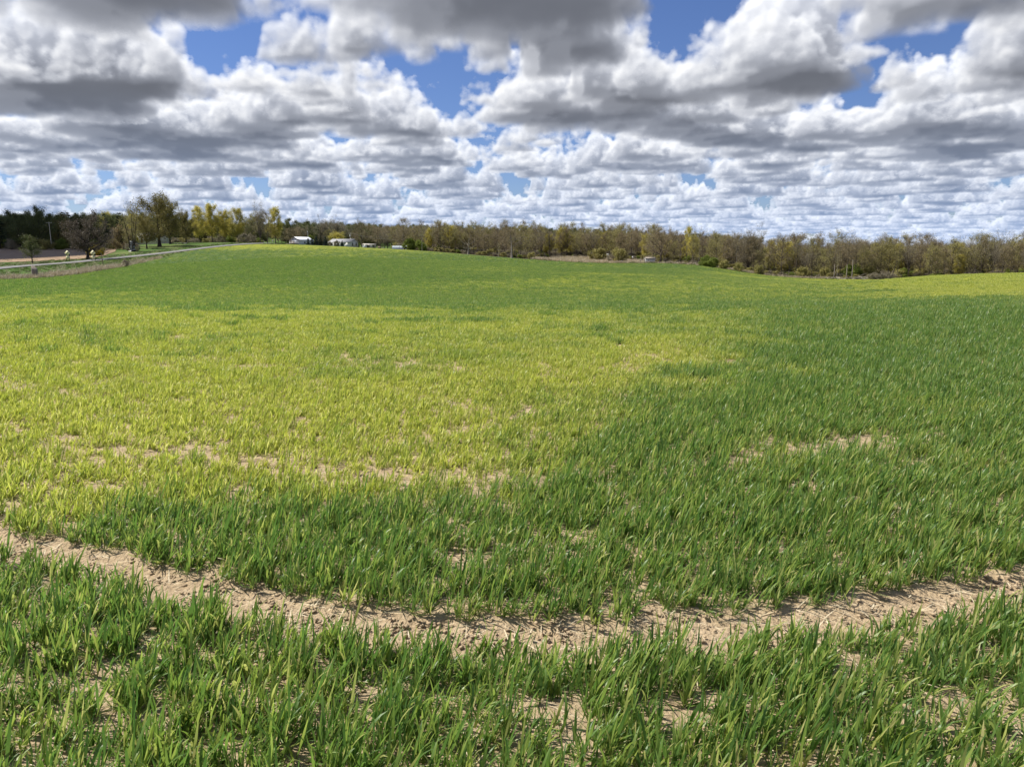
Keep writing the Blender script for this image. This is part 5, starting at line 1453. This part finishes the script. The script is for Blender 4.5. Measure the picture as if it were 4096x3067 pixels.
stone(55, 152, .78, 'larger pale boulder with brown base in the dry grass', 2)
x, y, z = at(39, 148)
r_ = tag(empty('driftwood', (x, y, z), .2), 'bleached fallen branch beside the tree stump', 'branch')
MB().tube([(-1.1, 0, .9), (-.3, .1, .45), (.9, .2, .12)], [.05, .09, .11], 6).build('limb', M['palebark'], r_)
MB().tube([(-.6, -.2, .02), (.1, 0, .25), (.9, .2, .15)], [.06, .08, .07], 6).build('side_limb', M['palebark'], r_)
MB().tube([(-.4, .3, .35), (-.35, .2, .0)], [.05, .03], 5).build('twig', M['palebark'], r_)
# log rubble on the lawn at the road crest
def logpile(px, d, n_, L, w, lab, seed, bark=('deadwood', 'palebark', 'bark')):
    g = np.random.default_rng(seed)
    x, y, z = at(px, d)
    r_ = tag(empty('brush_pile', (x, y, z)), lab, 'brush pile')
    for k_ in range(n_):
        c = np.array([g.normal(0, w * .42), g.normal(0, .8), abs(g.normal(.25, .35))]); a = g.normal(0, .35); l_ = L * g.uniform(.4, 1.1); q = g.normal(0, .16)
        dv = np.array([math.cos(a) * l_ / 2, math.sin(a) * l_ / 2, q * l_ / 2]); rr1 = g.uniform(.05, .17)
        MB().tube(np.stack([c - dv, c + g.normal(0, .06, 3), c + dv]), [rr1, rr1 * .9, rr1 * .6], 7).build('log', M[bark[k_ % len(bark)]], r_)
    return r_
bpile = logpile(865, 247, 26, 4.2, 7.0, 'long pile of bleached logs and branches at the wood edge', 5)
p2 = logpile(884, 248, 8, 3.0, 5.0, 'dark heap of brush right of the bleached logs', 6, ('bark', 'darkbark'))
for k_ in range(5):
    c = link('twigs', K['shrub%d' % (k_ % 2)]['crown'], p2, (-3.5 + k_ * 1.8, random.uniform(-.5, .5), -.1), (0, 0, k_)); c.scale = (.65, .65, .6)
logpile(183, 333, 9, 2.2, 2.6, 'heap of cut logs on the lawn beside the road', 8)
logpile(838, 248, 7, 2.0, 2.4, 'few pale broken branches left of the log pile', 9, ('palebark',))
# standing snag by the brush pile
for px, d, hh, lab in ((854, 250, 6.0, 'broken pale snag standing at the left end of the log pile'), (848.5, 251, 4.5, 'short pale snag left of the broken snag'), (836, 252, 4.6, 'thin pale stub at the wood edge')):
    x, y, z = at(px, d)
    o = MB().tube([(0, 0, -.4), (.05, 0, hh * .5), (-.05, 0, hh * .97), (-.02, 0, hh)], [.17, .13, .09, .02], 7).build('snag', M['deadwood'], None, True, loc=(x, y, z)); tag(o, lab, 'snag')

# ------------------------------------------------------------------ clouds overhead (beyond the frame) that shade the left treeline and the far hill
mcl = simple('cloud_white', (0.85, 0.86, 0.88), 1.0, 0.03, 0.01)
def cloud(target, sx_, sy_, alt, seed):
    g = np.random.default_rng(seed)
    c = np.array(target, float) + SUN / SUN[2] * alt
    mb_ = MB()
    for k_ in range(26):
        u, v_ = g.uniform(-1, 1, 2)
        if u * u + v_ * v_ > 1: continue
        rr1 = g.uniform(.22, .42)
        nu, nvv = 14, 9
        ph, tt = np.meshgrid(np.linspace(0, 6.283, nu + 1)[:-1], np.linspace(0.02, np.pi - .02, nvv))
        lum = 1 + .14 * np.sin(ph * 3 + k_) * np.sin(tt * 4) + g.normal(0, .03, ph.shape)
        X_ = np.stack([np.sin(tt) * np.cos(ph) * lum * rr1 * sx_ + u * sx_, np.sin(tt) * np.sin(ph) * lum * rr1 * sy_ + v_ * sy_, np.maximum(np.cos(tt), -.25) * lum * rr1 * min(sx_, sy_) * .9], -1).reshape(-1, 3)
        ii = np.arange(nvv - 1)[:, None] * nu; jj = np.arange(nu)[None, :]; j2_ = (jj + 1) % nu
        mb_.add(X_, np.stack([ii + jj, ii + nu + jj, ii + nu + j2_, ii + j2_], -1).reshape(-1, 4))
    o = mb_.build('clouds', mcl, None, True, loc=c); tag(o, 'fair-weather cumulus drifting overhead beyond the picture', None, None, 'stuff')
cloud((-246, 262, 0), 80, 95, 760, 1)
cloud((-20, 900, 10), 210, 190, 800, 2)
print('done', NT, round(time.time() - T0, 1))
